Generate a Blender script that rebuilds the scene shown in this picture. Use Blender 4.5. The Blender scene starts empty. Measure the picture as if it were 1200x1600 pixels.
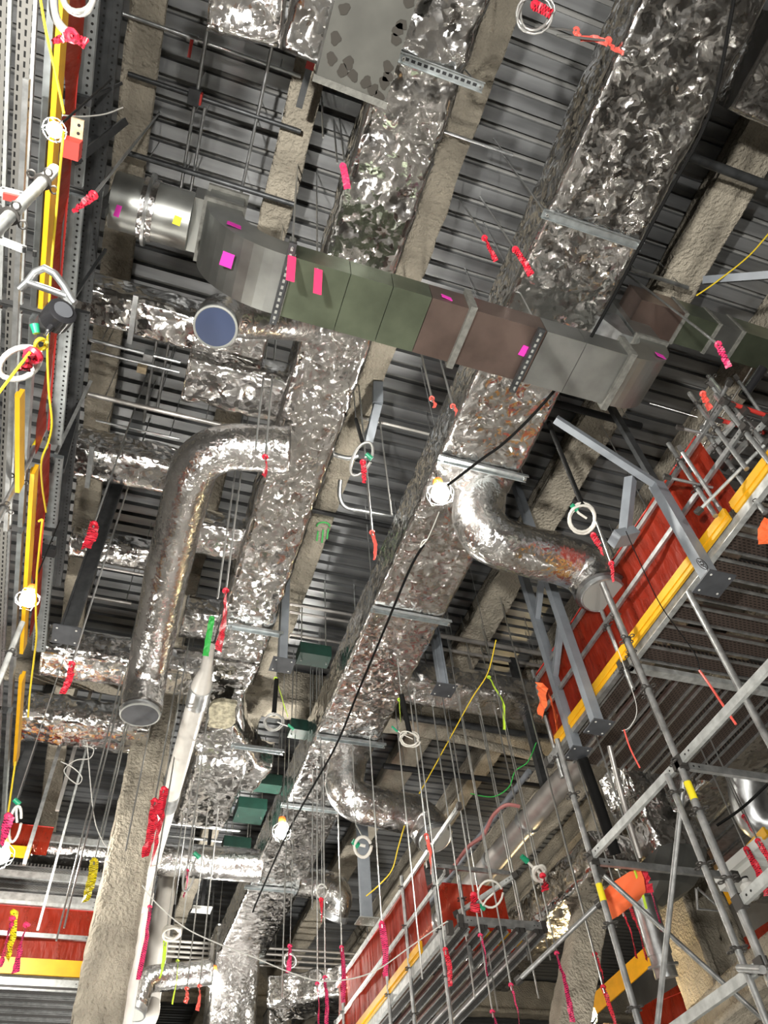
import bpy, math, random
import numpy as np
from mathutils import Vector, Matrix

SC = bpy.context.scene
COL = SC.collection
rnd = random.Random(7)

# ------------------------------------------------------------------ camera (camera at the origin, floor 1.6 m below)
FPX = 1210.0
W = np.array([[0.9470593810708234, 0.20503124372209985, 0.24706419777765795],
              [-0.31338228736135054, 0.7576083439561696, 0.5725566689299482],
              [-0.06978589179710122, -0.6196707079294285, 0.7817532494593958]])
cd = bpy.data.cameras.new('camera')
cam = bpy.data.objects.new('camera', cd)
COL.objects.link(cam)
cd.sensor_fit = 'VERTICAL'; cd.sensor_height = 36.0; cd.sensor_width = 27.0
cd.lens = 36.0 * FPX / 1600.0
cd.clip_start = 0.05; cd.clip_end = 300
m = Matrix.Identity(4)
for i in range(3):
    m[i][0] = W[i, 0]; m[i][1] = -W[i, 1]; m[i][2] = -W[i, 2]
cam.matrix_world = m
SC.camera = cam
FLOOR = -1.6

# ------------------------------------------------------------------ world and exposure
wd = bpy.data.worlds.new('world'); SC.world = wd; wd.use_nodes = True
wd.node_tree.nodes['Background'].inputs[0].default_value = (0.85, 0.92, 1.0, 1)
wd.node_tree.nodes['Background'].inputs[1].default_value = 0.012
SC.view_settings.view_transform = 'Standard'
SC.view_settings.look = 'None'
SC.view_settings.gamma = 1.0
SC.view_settings.exposure = 0.0
SC.view_settings.use_curve_mapping = False
BULB = 560.0       # emission strength of a string-lamp bulb
FLOOD = 250.0     # watts of a floor-standing work light
# floor-standing work lights: (x, y, aim x, aim y, aim z, watts factor)
FLOODS = [(-2.3, -1.6, 2.4, 3.6, 9.0, 1.7), (0.9, -3.2, 2.4, 3.4, 9.0, 0.6), (-0.8, 5.0, 2.6, 12.0, 9.0, 0.40), (2.9, 12.2, 0.6, 16.0, 9.0, 1.6), (6.2, 9.0, 7.5, 16.0, 7.0, 0.2)]  # second entry is an added fill for the beam between the long ducts
SC.cycles.max_bounces = 5; SC.cycles.diffuse_bounces = 2; SC.cycles.glossy_bounces = 3; SC.cycles.transparent_max_bounces = 8
SC.cycles.caustics_reflective = False; SC.cycles.caustics_refractive = False; SC.cycles.sample_clamp_indirect = 6.0

# ------------------------------------------------------------------ pixel helpers: a pixel of the 1200x1600 frame and one known plane give a point
def ray(px, py):
    return W @ np.array([(px - 600.0) / FPX, (py - 800.0) / FPX, 1.0])
def Q(px, py, z=None, x=None, y=None, d=None):
    r = ray(px, py)
    t = z / r[2] if z is not None else x / r[0] if x is not None else y / r[1] if y is not None else d
    return Vector(r * t)

# ------------------------------------------------------------------ materials
MT = {}
def nodes(name):
    mt = bpy.data.materials.new(name); mt.use_nodes = True
    nt = mt.node_tree; b = nt.nodes['Principled BSDF']
    MT[name] = mt
    return mt, nt, b
def mat(name, col, rough=0.6, metal=0.0, var=0.0, vscale=8.0, bump=0.0, bscale=40.0, dist=0.01, col2=None, stretch=None,
        trans=0.0, alpha=1.0, emit=0.0, spec=None, rvar=0.0):
    mt, nt, b = nodes(name)
    b.inputs['Base Color'].default_value = (*col, 1); b.inputs['Roughness'].default_value = rough
    b.inputs['Metallic'].default_value = metal
    if spec is not None: b.inputs['Specular IOR Level'].default_value = spec
    if alpha < 1: b.inputs['Alpha'].default_value = alpha
    if trans: b.inputs['Transmission Weight'].default_value = trans
    if emit:
        b.inputs['Emission Color'].default_value = (*col, 1); b.inputs['Emission Strength'].default_value = emit
    L = nt.links.new
    tc = nt.nodes.new('ShaderNodeTexCoord'); mp = nt.nodes.new('ShaderNodeMapping')
    L(tc.outputs['Object'], mp.inputs[0])
    if stretch: mp.inputs['Scale'].default_value = stretch
    if var or col2:
        n = nt.nodes.new('ShaderNodeTexNoise'); n.inputs['Scale'].default_value = vscale; n.inputs['Detail'].default_value = 5
        L(mp.outputs[0], n.inputs['Vector'])
        r = nt.nodes.new('ShaderNodeValToRGB')
        c2 = col2 if col2 else tuple(c * (1 - var) for c in col)
        c1 = col if col2 else tuple(min(1, c * (1 + var)) for c in col)
        r.color_ramp.elements[0].color = (*c2, 1); r.color_ramp.elements[1].color = (*c1, 1)
        r.color_ramp.elements[0].position = 0.35; r.color_ramp.elements[1].position = 0.65
        L(n.outputs['Fac'], r.inputs[0]); L(r.outputs[0], b.inputs['Base Color'])
        if rvar:
            mr = nt.nodes.new('ShaderNodeMapRange'); mr.inputs[3].default_value = rough - rvar; mr.inputs[4].default_value = rough + rvar
            L(n.outputs['Fac'], mr.inputs[0]); L(mr.outputs[0], b.inputs['Roughness'])
    if bump:
        n = nt.nodes.new('ShaderNodeTexNoise'); n.inputs['Scale'].default_value = bscale; n.inputs['Detail'].default_value = 4
        L(mp.outputs[0], n.inputs['Vector'])
        bp = nt.nodes.new('ShaderNodeBump'); bp.inputs['Strength'].default_value = bump; bp.inputs['Distance'].default_value = dist
        L(n.outputs['Fac'], bp.inputs['Height']); L(bp.outputs[0], b.inputs['Normal'])
    return mt

def foil(name, rough, facets, wrinkle=0.3, base=(0.80, 0.79, 0.78), warp=0.3, stretch=(1, 1, 1)):
    """crumpled aluminium facing: small flat facets of random tilt and fine sharp wrinkles on a metal"""
    mt, nt, b = nodes(name); L = nt.links.new
    b.inputs['Metallic'].default_value = 1.0; b.inputs['Base Color'].default_value = (*base, 1)
    tc = nt.nodes.new('ShaderNodeTexCoord'); mp = nt.nodes.new('ShaderNodeMapping'); mp.inputs['Scale'].default_value = stretch
    L(tc.outputs['Object'], mp.inputs[0])
    nz = nt.nodes.new('ShaderNodeTexNoise'); nz.inputs['Scale'].default_value = 5.0; nz.inputs['Detail'].default_value = 4
    L(mp.outputs[0], nz.inputs['Vector'])
    mix = nt.nodes.new('ShaderNodeVectorMath'); mix.operation = 'MULTIPLY_ADD'; mix.inputs[1].default_value = (warp, warp, warp)
    L(nz.outputs['Color'], mix.inputs[0]); L(mp.outputs[0], mix.inputs[2])
    w = nt.nodes.new('ShaderNodeTexNoise'); w.inputs['Scale'].default_value = 6; w.inputs['Detail'].default_value = 4
    w.noise_type = 'RIDGED_MULTIFRACTAL'
    L(mix.outputs[0], w.inputs['Vector'])
    bp = nt.nodes.new('ShaderNodeBump'); bp.inputs['Strength'].default_value = wrinkle; bp.inputs['Distance'].default_value = 0.012
    L(w.outputs['Fac'], bp.inputs['Height'])
    prev = bp.outputs[0]
    for sc, k in facets:
        v = nt.nodes.new('ShaderNodeTexVoronoi'); v.inputs['Scale'].default_value = sc
        L(mix.outputs[0], v.inputs['Vector'])
        m1 = nt.nodes.new('ShaderNodeVectorMath'); m1.operation = 'SUBTRACT'; m1.inputs[1].default_value = (.5, .5, .5)
        L(v.outputs['Color'], m1.inputs[0])
        m2 = nt.nodes.new('ShaderNodeVectorMath'); m2.operation = 'MULTIPLY_ADD'; m2.inputs[1].default_value = (k, k, k)
        L(m1.outputs[0], m2.inputs[0]); L(prev, m2.inputs[2]); prev = m2.outputs[0]
    nm = nt.nodes.new('ShaderNodeVectorMath'); nm.operation = 'NORMALIZE'; L(prev, nm.inputs[0])
    L(nm.outputs[0], b.inputs['Normal'])
    rr = nt.nodes.new('ShaderNodeMapRange'); rr.inputs[3].default_value = rough * 0.7; rr.inputs[4].default_value = rough * 1.4
    L(nz.outputs['Fac'], rr.inputs[0]); L(rr.outputs[0], b.inputs['Roughness'])
    return mt

foil('foil', 0.17, ((8.0, 0.20), (24.0, 0.32)), 0.6)
foil('foil_tight', 0.21, ((14.0, 0.13), (40.0, 0.25)), 0.5)
foil('foil_loose', 0.15, ((5.0, 0.17), (15.0, 0.24)), 0.7)
mat('deck_steel', (0.33, 0.34, 0.35), 0.42, 0.7, var=0.35, vscale=1.3, bump=0.1, bscale=6, stretch=(0.3, 3, 3), rvar=0.08)
mat('fireproofing', (0.46, 0.415, 0.335), 0.95, 0, var=0.22, vscale=2.2, bump=1.0, bscale=24, dist=0.05)
mat('slab', (0.30, 0.30, 0.29), 0.9, 0, var=0.2, vscale=1.2, bump=0.2, bscale=20)
mat('floor_concrete', (0.40, 0.395, 0.38), 0.75, 0, var=0.25, vscale=0.7, bump=0.1, bscale=10)
mat('dark_wall', (0.05, 0.052, 0.055), 0.9, 0, var=0.3, vscale=0.8)
mat('grey_wall', (0.34, 0.33, 0.31), 0.9, 0, var=0.2, vscale=0.8)
mat('glue', (0.03, 0.026, 0.02), 0.7, 0)
mat('galvanised', (0.55, 0.57, 0.58), 0.34, 0.9, var=0.18, vscale=9, bump=0.06, bscale=60, rvar=0.08)
mat('duct_sheet', (0.36, 0.37, 0.355), 0.38, 0.9, var=0.16, vscale=3, bump=0.05, bscale=14, rvar=0.08)
mat('duct_green_reflection', (0.20, 0.235, 0.165), 0.34, 0.85, var=0.2, vscale=2.5, bump=0.05, bscale=14)  # bare sheet metal with a green floor reflection put into its colour
mat('duct_brown_reflection', (0.25, 0.185, 0.16), 0.34, 0.85, var=0.2, vscale=2.5, bump=0.05, bscale=14)  # same sheet metal, brownish reflection painted as base colour
mat('sealant', (0.15, 0.15, 0.135), 0.75, 0, var=0.2, vscale=20, bump=0.6, bscale=45, dist=0.01)
mat('strut_steel', (0.50, 0.54, 0.55), 0.36, 0.85, var=0.15, vscale=12, rvar=0.06)
mat('dark_strut', (0.10, 0.105, 0.11), 0.45, 0.7, var=0.2, vscale=10)
mat('black_steel', (0.025, 0.026, 0.028), 0.5, 0.3)
mat('grey_paint', (0.24, 0.265, 0.295), 0.5, 0.1, var=0.10, vscale=5)
mat('plate_dark', (0.085, 0.09, 0.10), 0.55, 0.2, var=0.15, vscale=6)
mat('rod_steel', (0.62, 0.63, 0.62), 0.32, 0.9)
mat('scaffold_tube', (0.43, 0.44, 0.44), 0.42, 0.8, var=0.22, vscale=14, bump=0.1, bscale=50)
mat('scaffold_white', (0.52, 0.54, 0.53), 0.45, 0.4, var=0.2, vscale=14)
mat('coupler_dark', (0.09, 0.085, 0.08), 0.5, 0.6)
mat('yellow_paint', (0.80, 0.42, 0.012), 0.45, 0, var=0.08, vscale=6)
mat('rope_yellow', (0.85, 0.62, 0.03), 0.6)
mat('rope_white', (0.66, 0.66, 0.62), 0.7)
mat('red_tape', (0.80, 0.025, 0.055), 0.4)
mat('pink_tape', (0.90, 0.05, 0.16), 0.4)
mat('salmon_tape', (0.88, 0.13, 0.10), 0.45)
mat('lime_tape', (0.55, 0.80, 0.05), 0.5)
mat('green_tape', (0.03, 0.36, 0.06), 0.5)
mat('green_plastic', (0.015, 0.30, 0.15), 0.35)
mat('duct_dull', (0.085, 0.085, 0.075), 0.6, 0.2, var=0.15, vscale=3)
mat('green_box', (0.008, 0.038, 0.027), 0.5, var=0.2, vscale=6)
mat('orange_cloth', (0.90, 0.16, 0.045), 0.75, bump=0.2, bscale=14)
mat('magenta_note', (0.75, 0.04, 0.45), 0.7)
mat('yellow_note', (0.80, 0.75, 0.05), 0.7)
mat('yellow_tag', (0.85, 0.70, 0.02), 0.5)
mat('ink', (0.01, 0.01, 0.01), 0.6)
mat('white_pvc', (0.62, 0.60, 0.56), 0.38, var=0.06, vscale=5)
mat('pipe_grey', (0.46, 0.44, 0.42), 0.38, 0.6, var=0.15, vscale=4)
mat('cable_black', (0.006, 0.006, 0.006), 0.8, spec=0.2)
mat('mid_wall', (0.18, 0.175, 0.165), 0.9, 0, var=0.3, vscale=0.8)
mat('hose_grey', (0.50, 0.50, 0.48), 0.35, 0.5)
mat('hose_white', (0.72, 0.70, 0.64), 0.45)
mat('hose_pink', (0.42, 0.16, 0.15), 0.5)
mat('cap_grey', (0.34, 0.35, 0.33), 0.6, 0.1)
mat('cap_blue', (0.05, 0.07, 0.14), 0.35, 0.3)
mat('insulation', (0.40, 0.37, 0.27), 0.95, var=0.4, vscale=14, bump=0.8, bscale=30, dist=0.02)
mat('orange_guard', (0.85, 0.20, 0.03), 0.5)
mat('red_paint', (0.62, 0.05, 0.04), 0.5)
mat('reel_black', (0.02, 0.02, 0.022), 0.22)
mat('tan_plate', (0.50, 0.40, 0.26), 0.6, var=0.2, vscale=20)
mat('white_sheet', (0.72, 0.73, 0.70), 0.6)
mat('bulb_white', (1.0, 0.95, 0.86), emit=BULB)
mat('bulb_warm', (1.0, 0.74, 0.38), emit=BULB)
mat('flood_face', (1.0, 0.97, 0.90), emit=3.0)
mat('spray_green', (0.10, 0.62, 0.16), 0.8)
def plank_mat():
    """perforated scaffold plank: rows of punched slots shown as dark print on the sheet"""
    for name, col, rot in (('plank', (0.22, 0.215, 0.20), 0), ('plank_rust', (0.10, 0.074, 0.062), 0), ('plank_black', (0.055, 0.052, 0.05), 0)):
        mt, nt, b = nodes(name); L = nt.links.new
        b.inputs['Roughness'].default_value = 0.55; b.inputs['Metallic'].default_value = 0.35
        tc = nt.nodes.new('ShaderNodeTexCoord'); mp = nt.nodes.new('ShaderNodeMapping')
        L(tc.outputs['UV'], mp.inputs[0])
        br = nt.nodes.new('ShaderNodeTexBrick')
        br.inputs['Color1'].default_value = (0.006, 0.006, 0.006, 1); br.inputs['Color2'].default_value = (0.01, 0.01, 0.01, 1)
        br.inputs['Mortar'].default_value = (*col, 1); br.inputs['Scale'].default_value = 1.0
        br.inputs['Mortar Size'].default_value = 0.011; br.inputs['Brick Width'].default_value = 0.052
        br.inputs['Row Height'].default_value = 0.032
        L(mp.outputs[0], br.inputs['Vector']); L(br.outputs['Color'], b.inputs['Base Color'])
plank_mat()
def mesh_mat():
    """red debris netting: thin plastic sheet, partly see-through, with creases and fine weave"""
    mt, nt, b = nodes('netting'); L = nt.links.new
    b.inputs['Base Color'].default_value = (0.50, 0.05, 0.02, 1); b.inputs['Roughness'].default_value = 0.42
    tr = nt.nodes.new('ShaderNodeBsdfTranslucent'); tr.inputs[0].default_value = (0.55, 0.06, 0.025, 1)
    tp = nt.nodes.new('ShaderNodeBsdfTransparent'); tp.inputs[0].default_value = (1.0, 0.60, 0.50, 1)
    m1 = nt.nodes.new('ShaderNodeMixShader'); m1.inputs[0].default_value = 0.45
    m2 = nt.nodes.new('ShaderNodeMixShader')
    tc = nt.nodes.new('ShaderNodeTexCoord'); mp = nt.nodes.new('ShaderNodeMapping'); mp.inputs['Scale'].default_value = (6, 6, 1.6)
    L(tc.outputs['Object'], mp.inputs[0])
    n = nt.nodes.new('ShaderNodeTexNoise'); n.inputs['Scale'].default_value = 1.6; n.inputs['Detail'].default_value = 4
    L(mp.outputs[0], n.inputs['Vector'])
    bp = nt.nodes.new('ShaderNodeBump'); bp.inputs['Strength'].default_value = 0.9; bp.inputs['Distance'].default_value = 0.05
    L(n.outputs['Fac'], bp.inputs['Height']); L(bp.outputs[0], b.inputs['Normal']); L(bp.outputs[0], tr.inputs['Normal'])
    r = nt.nodes.new('ShaderNodeMapRange'); r.inputs[1].default_value = 0.35; r.inputs[2].default_value = 0.7; r.inputs[3].default_value = 0.22; r.inputs[4].default_value = 0.62
    L(n.outputs['Fac'], r.inputs[0]); L(r.outputs[0], m2.inputs[0])
    L(b.outputs[0], m1.inputs[1]); L(tr.outputs[0], m1.inputs[2]); L(m1.outputs[0], m2.inputs[1]); L(tp.outputs[0], m2.inputs[2])
    L(m2.outputs[0], nt.nodes['Material Output'].inputs[0])
mesh_mat()

# ------------------------------------------------------------------ numpy noise
def _h(ix, iy, iz, s):
    n = (ix * 374761393 + iy * 668265263 + iz * 2147483647 + s * 1274126177) & 0xffffffff
    n = ((n ^ (n >> 13)) * 1274126177) & 0xffffffff
    return ((n ^ (n >> 16)) & 0xffff) / 65535.0
def vn(P, s=0):
    I = np.floor(P).astype(np.int64); F = P - I; F = F * F * (3 - 2 * F)
    x, y, z = I[..., 0], I[..., 1], I[..., 2]; fx, fy, fz = F[..., 0], F[..., 1], F[..., 2]
    def l(a, b, t): return a + (b - a) * t
    return l(l(l(_h(x, y, z, s), _h(x + 1, y, z, s), fx), l(_h(x, y + 1, z, s), _h(x + 1, y + 1, z, s), fx), fy),
             l(l(_h(x, y, z + 1, s), _h(x + 1, y, z + 1, s), fx), l(_h(x, y + 1, z + 1, s), _h(x + 1, y + 1, z + 1, s), fx), fy), fz)
def crumple(P, s=0):
    P = P + 0.25 * (np.stack([vn(P * 1.7, s + 5), vn(P * 1.7, s + 6), vn(P * 1.7, s + 7)], -1) - 0.5)
    r = lambda n: 1 - np.abs(2 * n - 1)
    return 0.55 * r(vn(P * 2.4, s)) + 0.32 * r(vn(P * 5.7, s + 1)) + 0.17 * r(vn(P * 12.0, s + 2)) - 0.6

# ------------------------------------------------------------------ objects: things, parts, bookkeeping
ORG = {}
def _mesh(name, V, F, mts, smooth=False, fm=None, uv=None):
    me = bpy.data.meshes.new(name)
    me.from_pydata([tuple(v) for v in V], [], F)
    for mm in mts: me.materials.append(MT[mm])
    if fm is not None: me.polygons.foreach_set('material_index', fm)
    if smooth: me.polygons.foreach_set('use_smooth', [True] * len(me.polygons))
    if uv is not None:
        l = me.uv_layers.new(name='uv')
        k = 0
        for f in F:
            for vi in f:
                l.data[k].uv = uv[vi]; k += 1
    me.update()
    return me
def tag(o, label=None, cat=None, group=None, kind=None):
    if label: o['label'] = label
    if cat: o['category'] = cat
    if group: o['group'] = group
    if kind: o['kind'] = kind
    return o
def thing(name, label, cat, loc, group=None):
    o = bpy.data.objects.new(name, None); COL.objects.link(o)
    o.empty_display_size = 0.1
    o.location = loc; ORG[o.name] = Vector(loc)
    return tag(o, label, cat, group)
def link(name, me, parent=None, origin=(0, 0, 0)):
    o = bpy.data.objects.new(name, me); COL.objects.link(o)
    if parent is not None: o.parent = parent; ORG[o.name] = ORG[parent.name]
    else: o.location = origin; ORG[o.name] = Vector(origin)
    return o

class MB:
    def __init__(s): s.V = []; s.F = []; s.UV = []; s.sm = False
    def quadbox(s, c8):
        b = len(s.V); s.V += [Vector(c) for c in c8]; s.UV += [(0, 0)] * 8
        for f in ((0, 3, 2, 1), (4, 5, 6, 7), (0, 1, 5, 4), (1, 2, 6, 5), (2, 3, 7, 6), (3, 0, 4, 7)): s.F.append([b + i for i in f])
        return s
    def box(s, a, b):
        x0, y0, z0 = a; x1, y1, z1 = b
        return s.quadbox([(x0, y0, z0), (x1, y0, z0), (x1, y1, z0), (x0, y1, z0), (x0, y0, z1), (x1, y0, z1), (x1, y1, z1), (x0, y1, z1)])
    def bar(s, p, q, w, h, up=(0, 0, 1)):
        p = Vector(p); q = Vector(q); t = (q - p).normalized(); u = Vector(up)
        if abs(t.dot(u)) > 0.98: u = Vector((0, 1, 0))
        a = t.cross(u).normalized() * (w / 2); b = a.cross(t).normalized() * (h / 2)
        return s.quadbox([p - a - b, p + a - b, p + a + b, p - a + b, q - a - b, q + a - b, q + a + b, q - a + b])
    def tube(s, pts, r, n=8, cap=True, closed=False):
        pts = [Vector(p) for p in pts]; N = len(pts)
        R = r if isinstance(r, (list, tuple)) else [r] * N
        t0 = (pts[1] - pts[0]).normalized()
        u = t0.orthogonal().normalized(); b = len(s.V); pt = t0
        for i, p in enumerate(pts):
            if closed: t = (pts[(i + 1) % N] - pts[i - 1]).normalized()
            else: t = ((pts[min(i + 1, N - 1)] - pts[max(i - 1, 0)])).normalized()
            q = pt.rotation_difference(t); u = (q @ u).normalized(); pt = t
            v = t.cross(u)
            for k in range(n):
                a = 2 * math.pi * k / n
                s.V.append(p + (u * math.cos(a) + v * math.sin(a)) * R[i]); s.UV.append((0, 0))
        for i in range(N if closed else N - 1):
            j = (i + 1) % N
            for k in range(n):
                s.F.append([b + i * n + k, b + i * n + (k + 1) % n, b + j * n + (k + 1) % n, b + j * n + k])
        if cap and not closed:
            s.F.append([b + k for k in range(n)][::-1]); s.F.append([b + (N - 1) * n + k for k in range(n)])
        s.sm = True
        return s
    def poly(s, pts):
        b = len(s.V); s.V += [Vector(p) for p in pts]; s.UV += [(0, 0)] * len(pts); s.F.append(list(range(b, b + len(pts)))); return s
    def slab(s, pts, n, t):
        """polygon pts thickened along n by t"""
        n = Vector(n).normalized() * t; b = len(s.V); k = len(pts)
        s.V += [Vector(p) for p in pts] + [Vector(p) + n for p in pts]; s.UV += [(0, 0)] * (2 * k)
        s.F.append([b + i for i in range(k)][::-1]); s.F.append([b + k + i for i in range(k)])
        for i in range(k): s.F.append([b + i, b + (i + 1) % k, b + k + (i + 1) % k, b + k + i])
        return s
    def grid(s, G, closed=False, caps=False, flip=False):
        G = np.asarray(G); n, k = G.shape[:2]; b = len(s.V)
        s.V += [Vector(v) for v in G.reshape(-1, 3)]; s.UV += [(0, 0)] * (n * k)
        for i in range(n - 1):
            for j in range(k if closed else k - 1):
                f = [b + i * k + j, b + i * k + (j + 1) % k, b + (i + 1) * k + (j + 1) % k, b + (i + 1) * k + j]
                s.F.append(f[::-1] if flip else f)
        if caps:
            s.F.append([b + j for j in range(k)][::-1]); s.F.append([b + (n - 1) * k + j for j in range(k)])
        return s
    def build(s, name, mt, parent=None, label=None, cat=None, group=None, kind=None, smooth=None, uv=False):
        if parent is not None: o0 = ORG[parent.name]
        else:
            lo = Vector((min(v.x for v in s.V), min(v.y for v in s.V), min(v.z for v in s.V))); hi = Vector((max(v.x for v in s.V), max(v.y for v in s.V), max(v.z for v in s.V)))
            o0 = Vector(((lo.x + hi.x) / 2, (lo.y + hi.y) / 2, lo.z))
        me = _mesh(name, [v - o0 for v in s.V], s.F, [mt], s.sm if smooth is None else smooth, uv=s.UV if uv else None)
        o = link(name, me, parent, o0)
        if s.sm and smooth is None and hasattr(me, 'set_sharp_from_angle'): me.set_sharp_from_angle(angle=math.radians(50))
        return tag(o, label, cat, group, kind)

def arcpath(pts, rad, step=0.05):
    """polyline with its corners rounded to radius rad, resampled at step"""
    pts = [Vector(p) for p in pts]; out = [pts[0]]
    for i in range(1, len(pts) - 1):
        a, b, c = pts[i - 1], pts[i], pts[i + 1]
        u = (a - b).normalized(); v = (c - b).normalized(); th = u.angle(v)
        if th > 3.1: out.append(b); continue
        rr = rad[i - 1] if isinstance(rad, (list, tuple)) else rad
        d = min(rr / math.tan(th / 2), (a - b).length * 0.49 if i > 1 else (a - b).length * 0.95, (c - b).length * 0.49 if i < len(pts) - 2 else (c - b).length * 0.95)
        r = d * math.tan(th / 2)
        p0 = b + u * d; p1 = b + v * d; cen = b + (u + v).normalized() * (r / math.sin(th / 2))
        e0 = p0 - cen; e1 = p1 - cen; ang = e0.angle(e1); k = max(4, int(r * ang / step))
        ax = e0.cross(e1).normalized()
        for j in range(k + 1): out.append(cen + Matrix.Rotation(ang * j / k, 3, ax) @ e0)
    out.append(pts[-1])
    A = np.array([tuple(p) for p in out]); seg = np.linalg.norm(np.diff(A, axis=0), axis=1); keep = np.r_[True, seg > 1e-5]
    A = A[keep]; L = np.r_[0, np.cumsum(np.linalg.norm(np.diff(A, axis=0), axis=1))]
    n = max(2, int(L[-1] / step) + 1); t = np.linspace(0, L[-1], n)
    return np.stack([np.interp(t, L, A[:, k]) for k in range(3)], -1)
def rrect(w, h, r, step):
    P = []
    for cx, cy, a0 in ((w / 2 - r, -h / 2 + r, -90), (w / 2 - r, h / 2 - r, 0), (-w / 2 + r, h / 2 - r, 90), (-w / 2 + r, -h / 2 + r, 180)):
        for k in range(4):
            a = math.radians(a0 + 30 * k); P.append((cx + r * math.cos(a), cy + r * math.sin(a)))
    P.append(P[0]); A = np.array(P); L = np.r_[0, np.cumsum(np.linalg.norm(np.diff(A, axis=0), axis=1))]
    n = int(L[-1] / step); t = np.linspace(0, L[-1], n, endpoint=False)
    # keep the corner points so that edges stay crisp
    t = np.unique(np.r_[t, L[:-1]]); return np.stack([np.interp(t, L, A[:, 0]), np.interp(t, L, A[:, 1])], -1)
def circ(r, n): a = np.linspace(0, 2 * np.pi, n, endpoint=False); return np.stack([np.cos(a) * r, np.sin(a) * r], -1)
def sweep(path, prof, up=(0, 0, 1), scale=None):
    """grid of points and outward normals for a closed profile carried along a path (parallel transport)"""
    path = np.asarray(path, float); N = len(path)
    T = np.gradient(path, axis=0); T /= np.linalg.norm(T, axis=1)[:, None]
    u = np.array(up, float); u -= T[0] * (u @ T[0]); u /= np.linalg.norm(u)
    pn = np.roll(prof, -1, 0) - np.roll(prof, 1, 0); pn = np.stack([pn[:, 1], -pn[:, 0]], -1); pn /= np.linalg.norm(pn, axis=1)[:, None]
    G = []; NN = []; q = T[0]
    for i in range(N):
        t = T[i]; v = np.cross(q, t); c = q @ t
        if np.linalg.norm(v) > 1e-9: u = u + np.cross(v, u) + np.cross(v, np.cross(v, u)) / (1 + c)
        u -= t * (u @ t); u /= np.linalg.norm(u); q = t
        s = np.cross(t, u); k = 1 if scale is None else scale[i]
        G.append(path[i] + k * (prof[:, :1] * s + prof[:, 1:] * u)); NN.append(pn[:, :1] * s + pn[:, 1:] * u)
    return np.array(G), np.array(NN)
def wrap(name, path, prof, mt, parent, amp=0.02, seed=0, up=(0, 0, 1), tuft=0.0, scale=None, label=None, cap=True, freq=1.0):
    """foil-wrapped insulation carried along a path, crumpled and tufted at its pins"""
    G, NN = sweep(path, prof, up, scale)
    D = amp * crumple(G * freq, seed)
    if tuft:
        g = np.random.RandomState(seed + 3)
        Ls = np.r_[0, np.cumsum(np.linalg.norm(np.diff(np.asarray(path), axis=0), axis=1))]
        Lp = np.r_[0, np.cumsum(np.linalg.norm(np.diff(prof, axis=0), axis=1))]
        S, Vv = np.meshgrid(Ls, Lp, indexing='ij')
        for a in np.arange(0.2, Ls[-1], 0.46):
            for b in np.arange(0.15, Lp[-1], 0.38):
                a1 = a + g.uniform(-.09, .09); b1 = b + g.uniform(-.08, .08); ph = g.uniform(0, 6)
                mk = (np.abs(S - a1) < .35) & (np.abs(Vv - b1) < .35)
                ds = S[mk] - a1; dv = Vv[mk] - b1; r = np.hypot(ds, dv); th = np.arctan2(dv, ds)
                D[mk] += -tuft * np.exp(-(r / .10) ** 2) + tuft * .28 * np.cos(7 * th + ph + 3 * np.sin(2 * th)) * np.exp(-(r / .17) ** 2) * np.minimum(1, r / .03)
    G = G + NN * D[..., None]
    mb = MB(); mb.grid(G, closed=True, caps=cap, flip=True); mb.sm = True
    return mb.build(name, mt, parent, label, smooth=True)
def ribbon(mb, pts, w, seed=0, twist=1.2, n=10, th=0.002):
    """thin plastic tape hanging along pts, twisted and crinkled"""
    g = random.Random(seed); A = [Vector(p) for p in pts]
    L = [0]
    for i in range(1, len(A)): L.append(L[-1] + (A[i] - A[i - 1]).length)
    prev = None; b = len(mb.V); a0 = g.uniform(0, 3)
    for k in range(n + 1):
        s = L[-1] * k / n; i = 0
        while i < len(A) - 2 and L[i + 1] < s: i += 1
        f = (s - L[i]) / max(1e-6, L[i + 1] - L[i]); p = A[i].lerp(A[i + 1], f)
        t = (A[i + 1] - A[i]).normalized(); u = t.orthogonal().normalized()
        q = Matrix.Rotation(a0 + twist * k / n + g.uniform(-.1, .1), 3, t); d = (q @ u); nn = t.cross(d)
        ww = w * (0.9 + 0.2 * g.random()) / 2; j = nn * g.uniform(-.14, .14) * w
        mb.V += [p - d * ww + j, p + j * -1, p + d * ww + j, p + d * ww + j + nn * th, p - j + nn * th, p - d * ww + j + nn * th]; mb.UV += [(0, 0)] * 6
    for k in range(n):
        for m_ in range(6):
            mb.F.append([b + k * 6 + m_, b + k * 6 + (m_ + 1) % 6, b + (k + 1) * 6 + (m_ + 1) % 6, b + (k + 1) * 6 + m_])
    mb.F.append([b + i for i in range(6)]); mb.F.append([b + n * 6 + i for i in range(6)][::-1])
    return mb
def copies(src, n_children=True): pass

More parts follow.
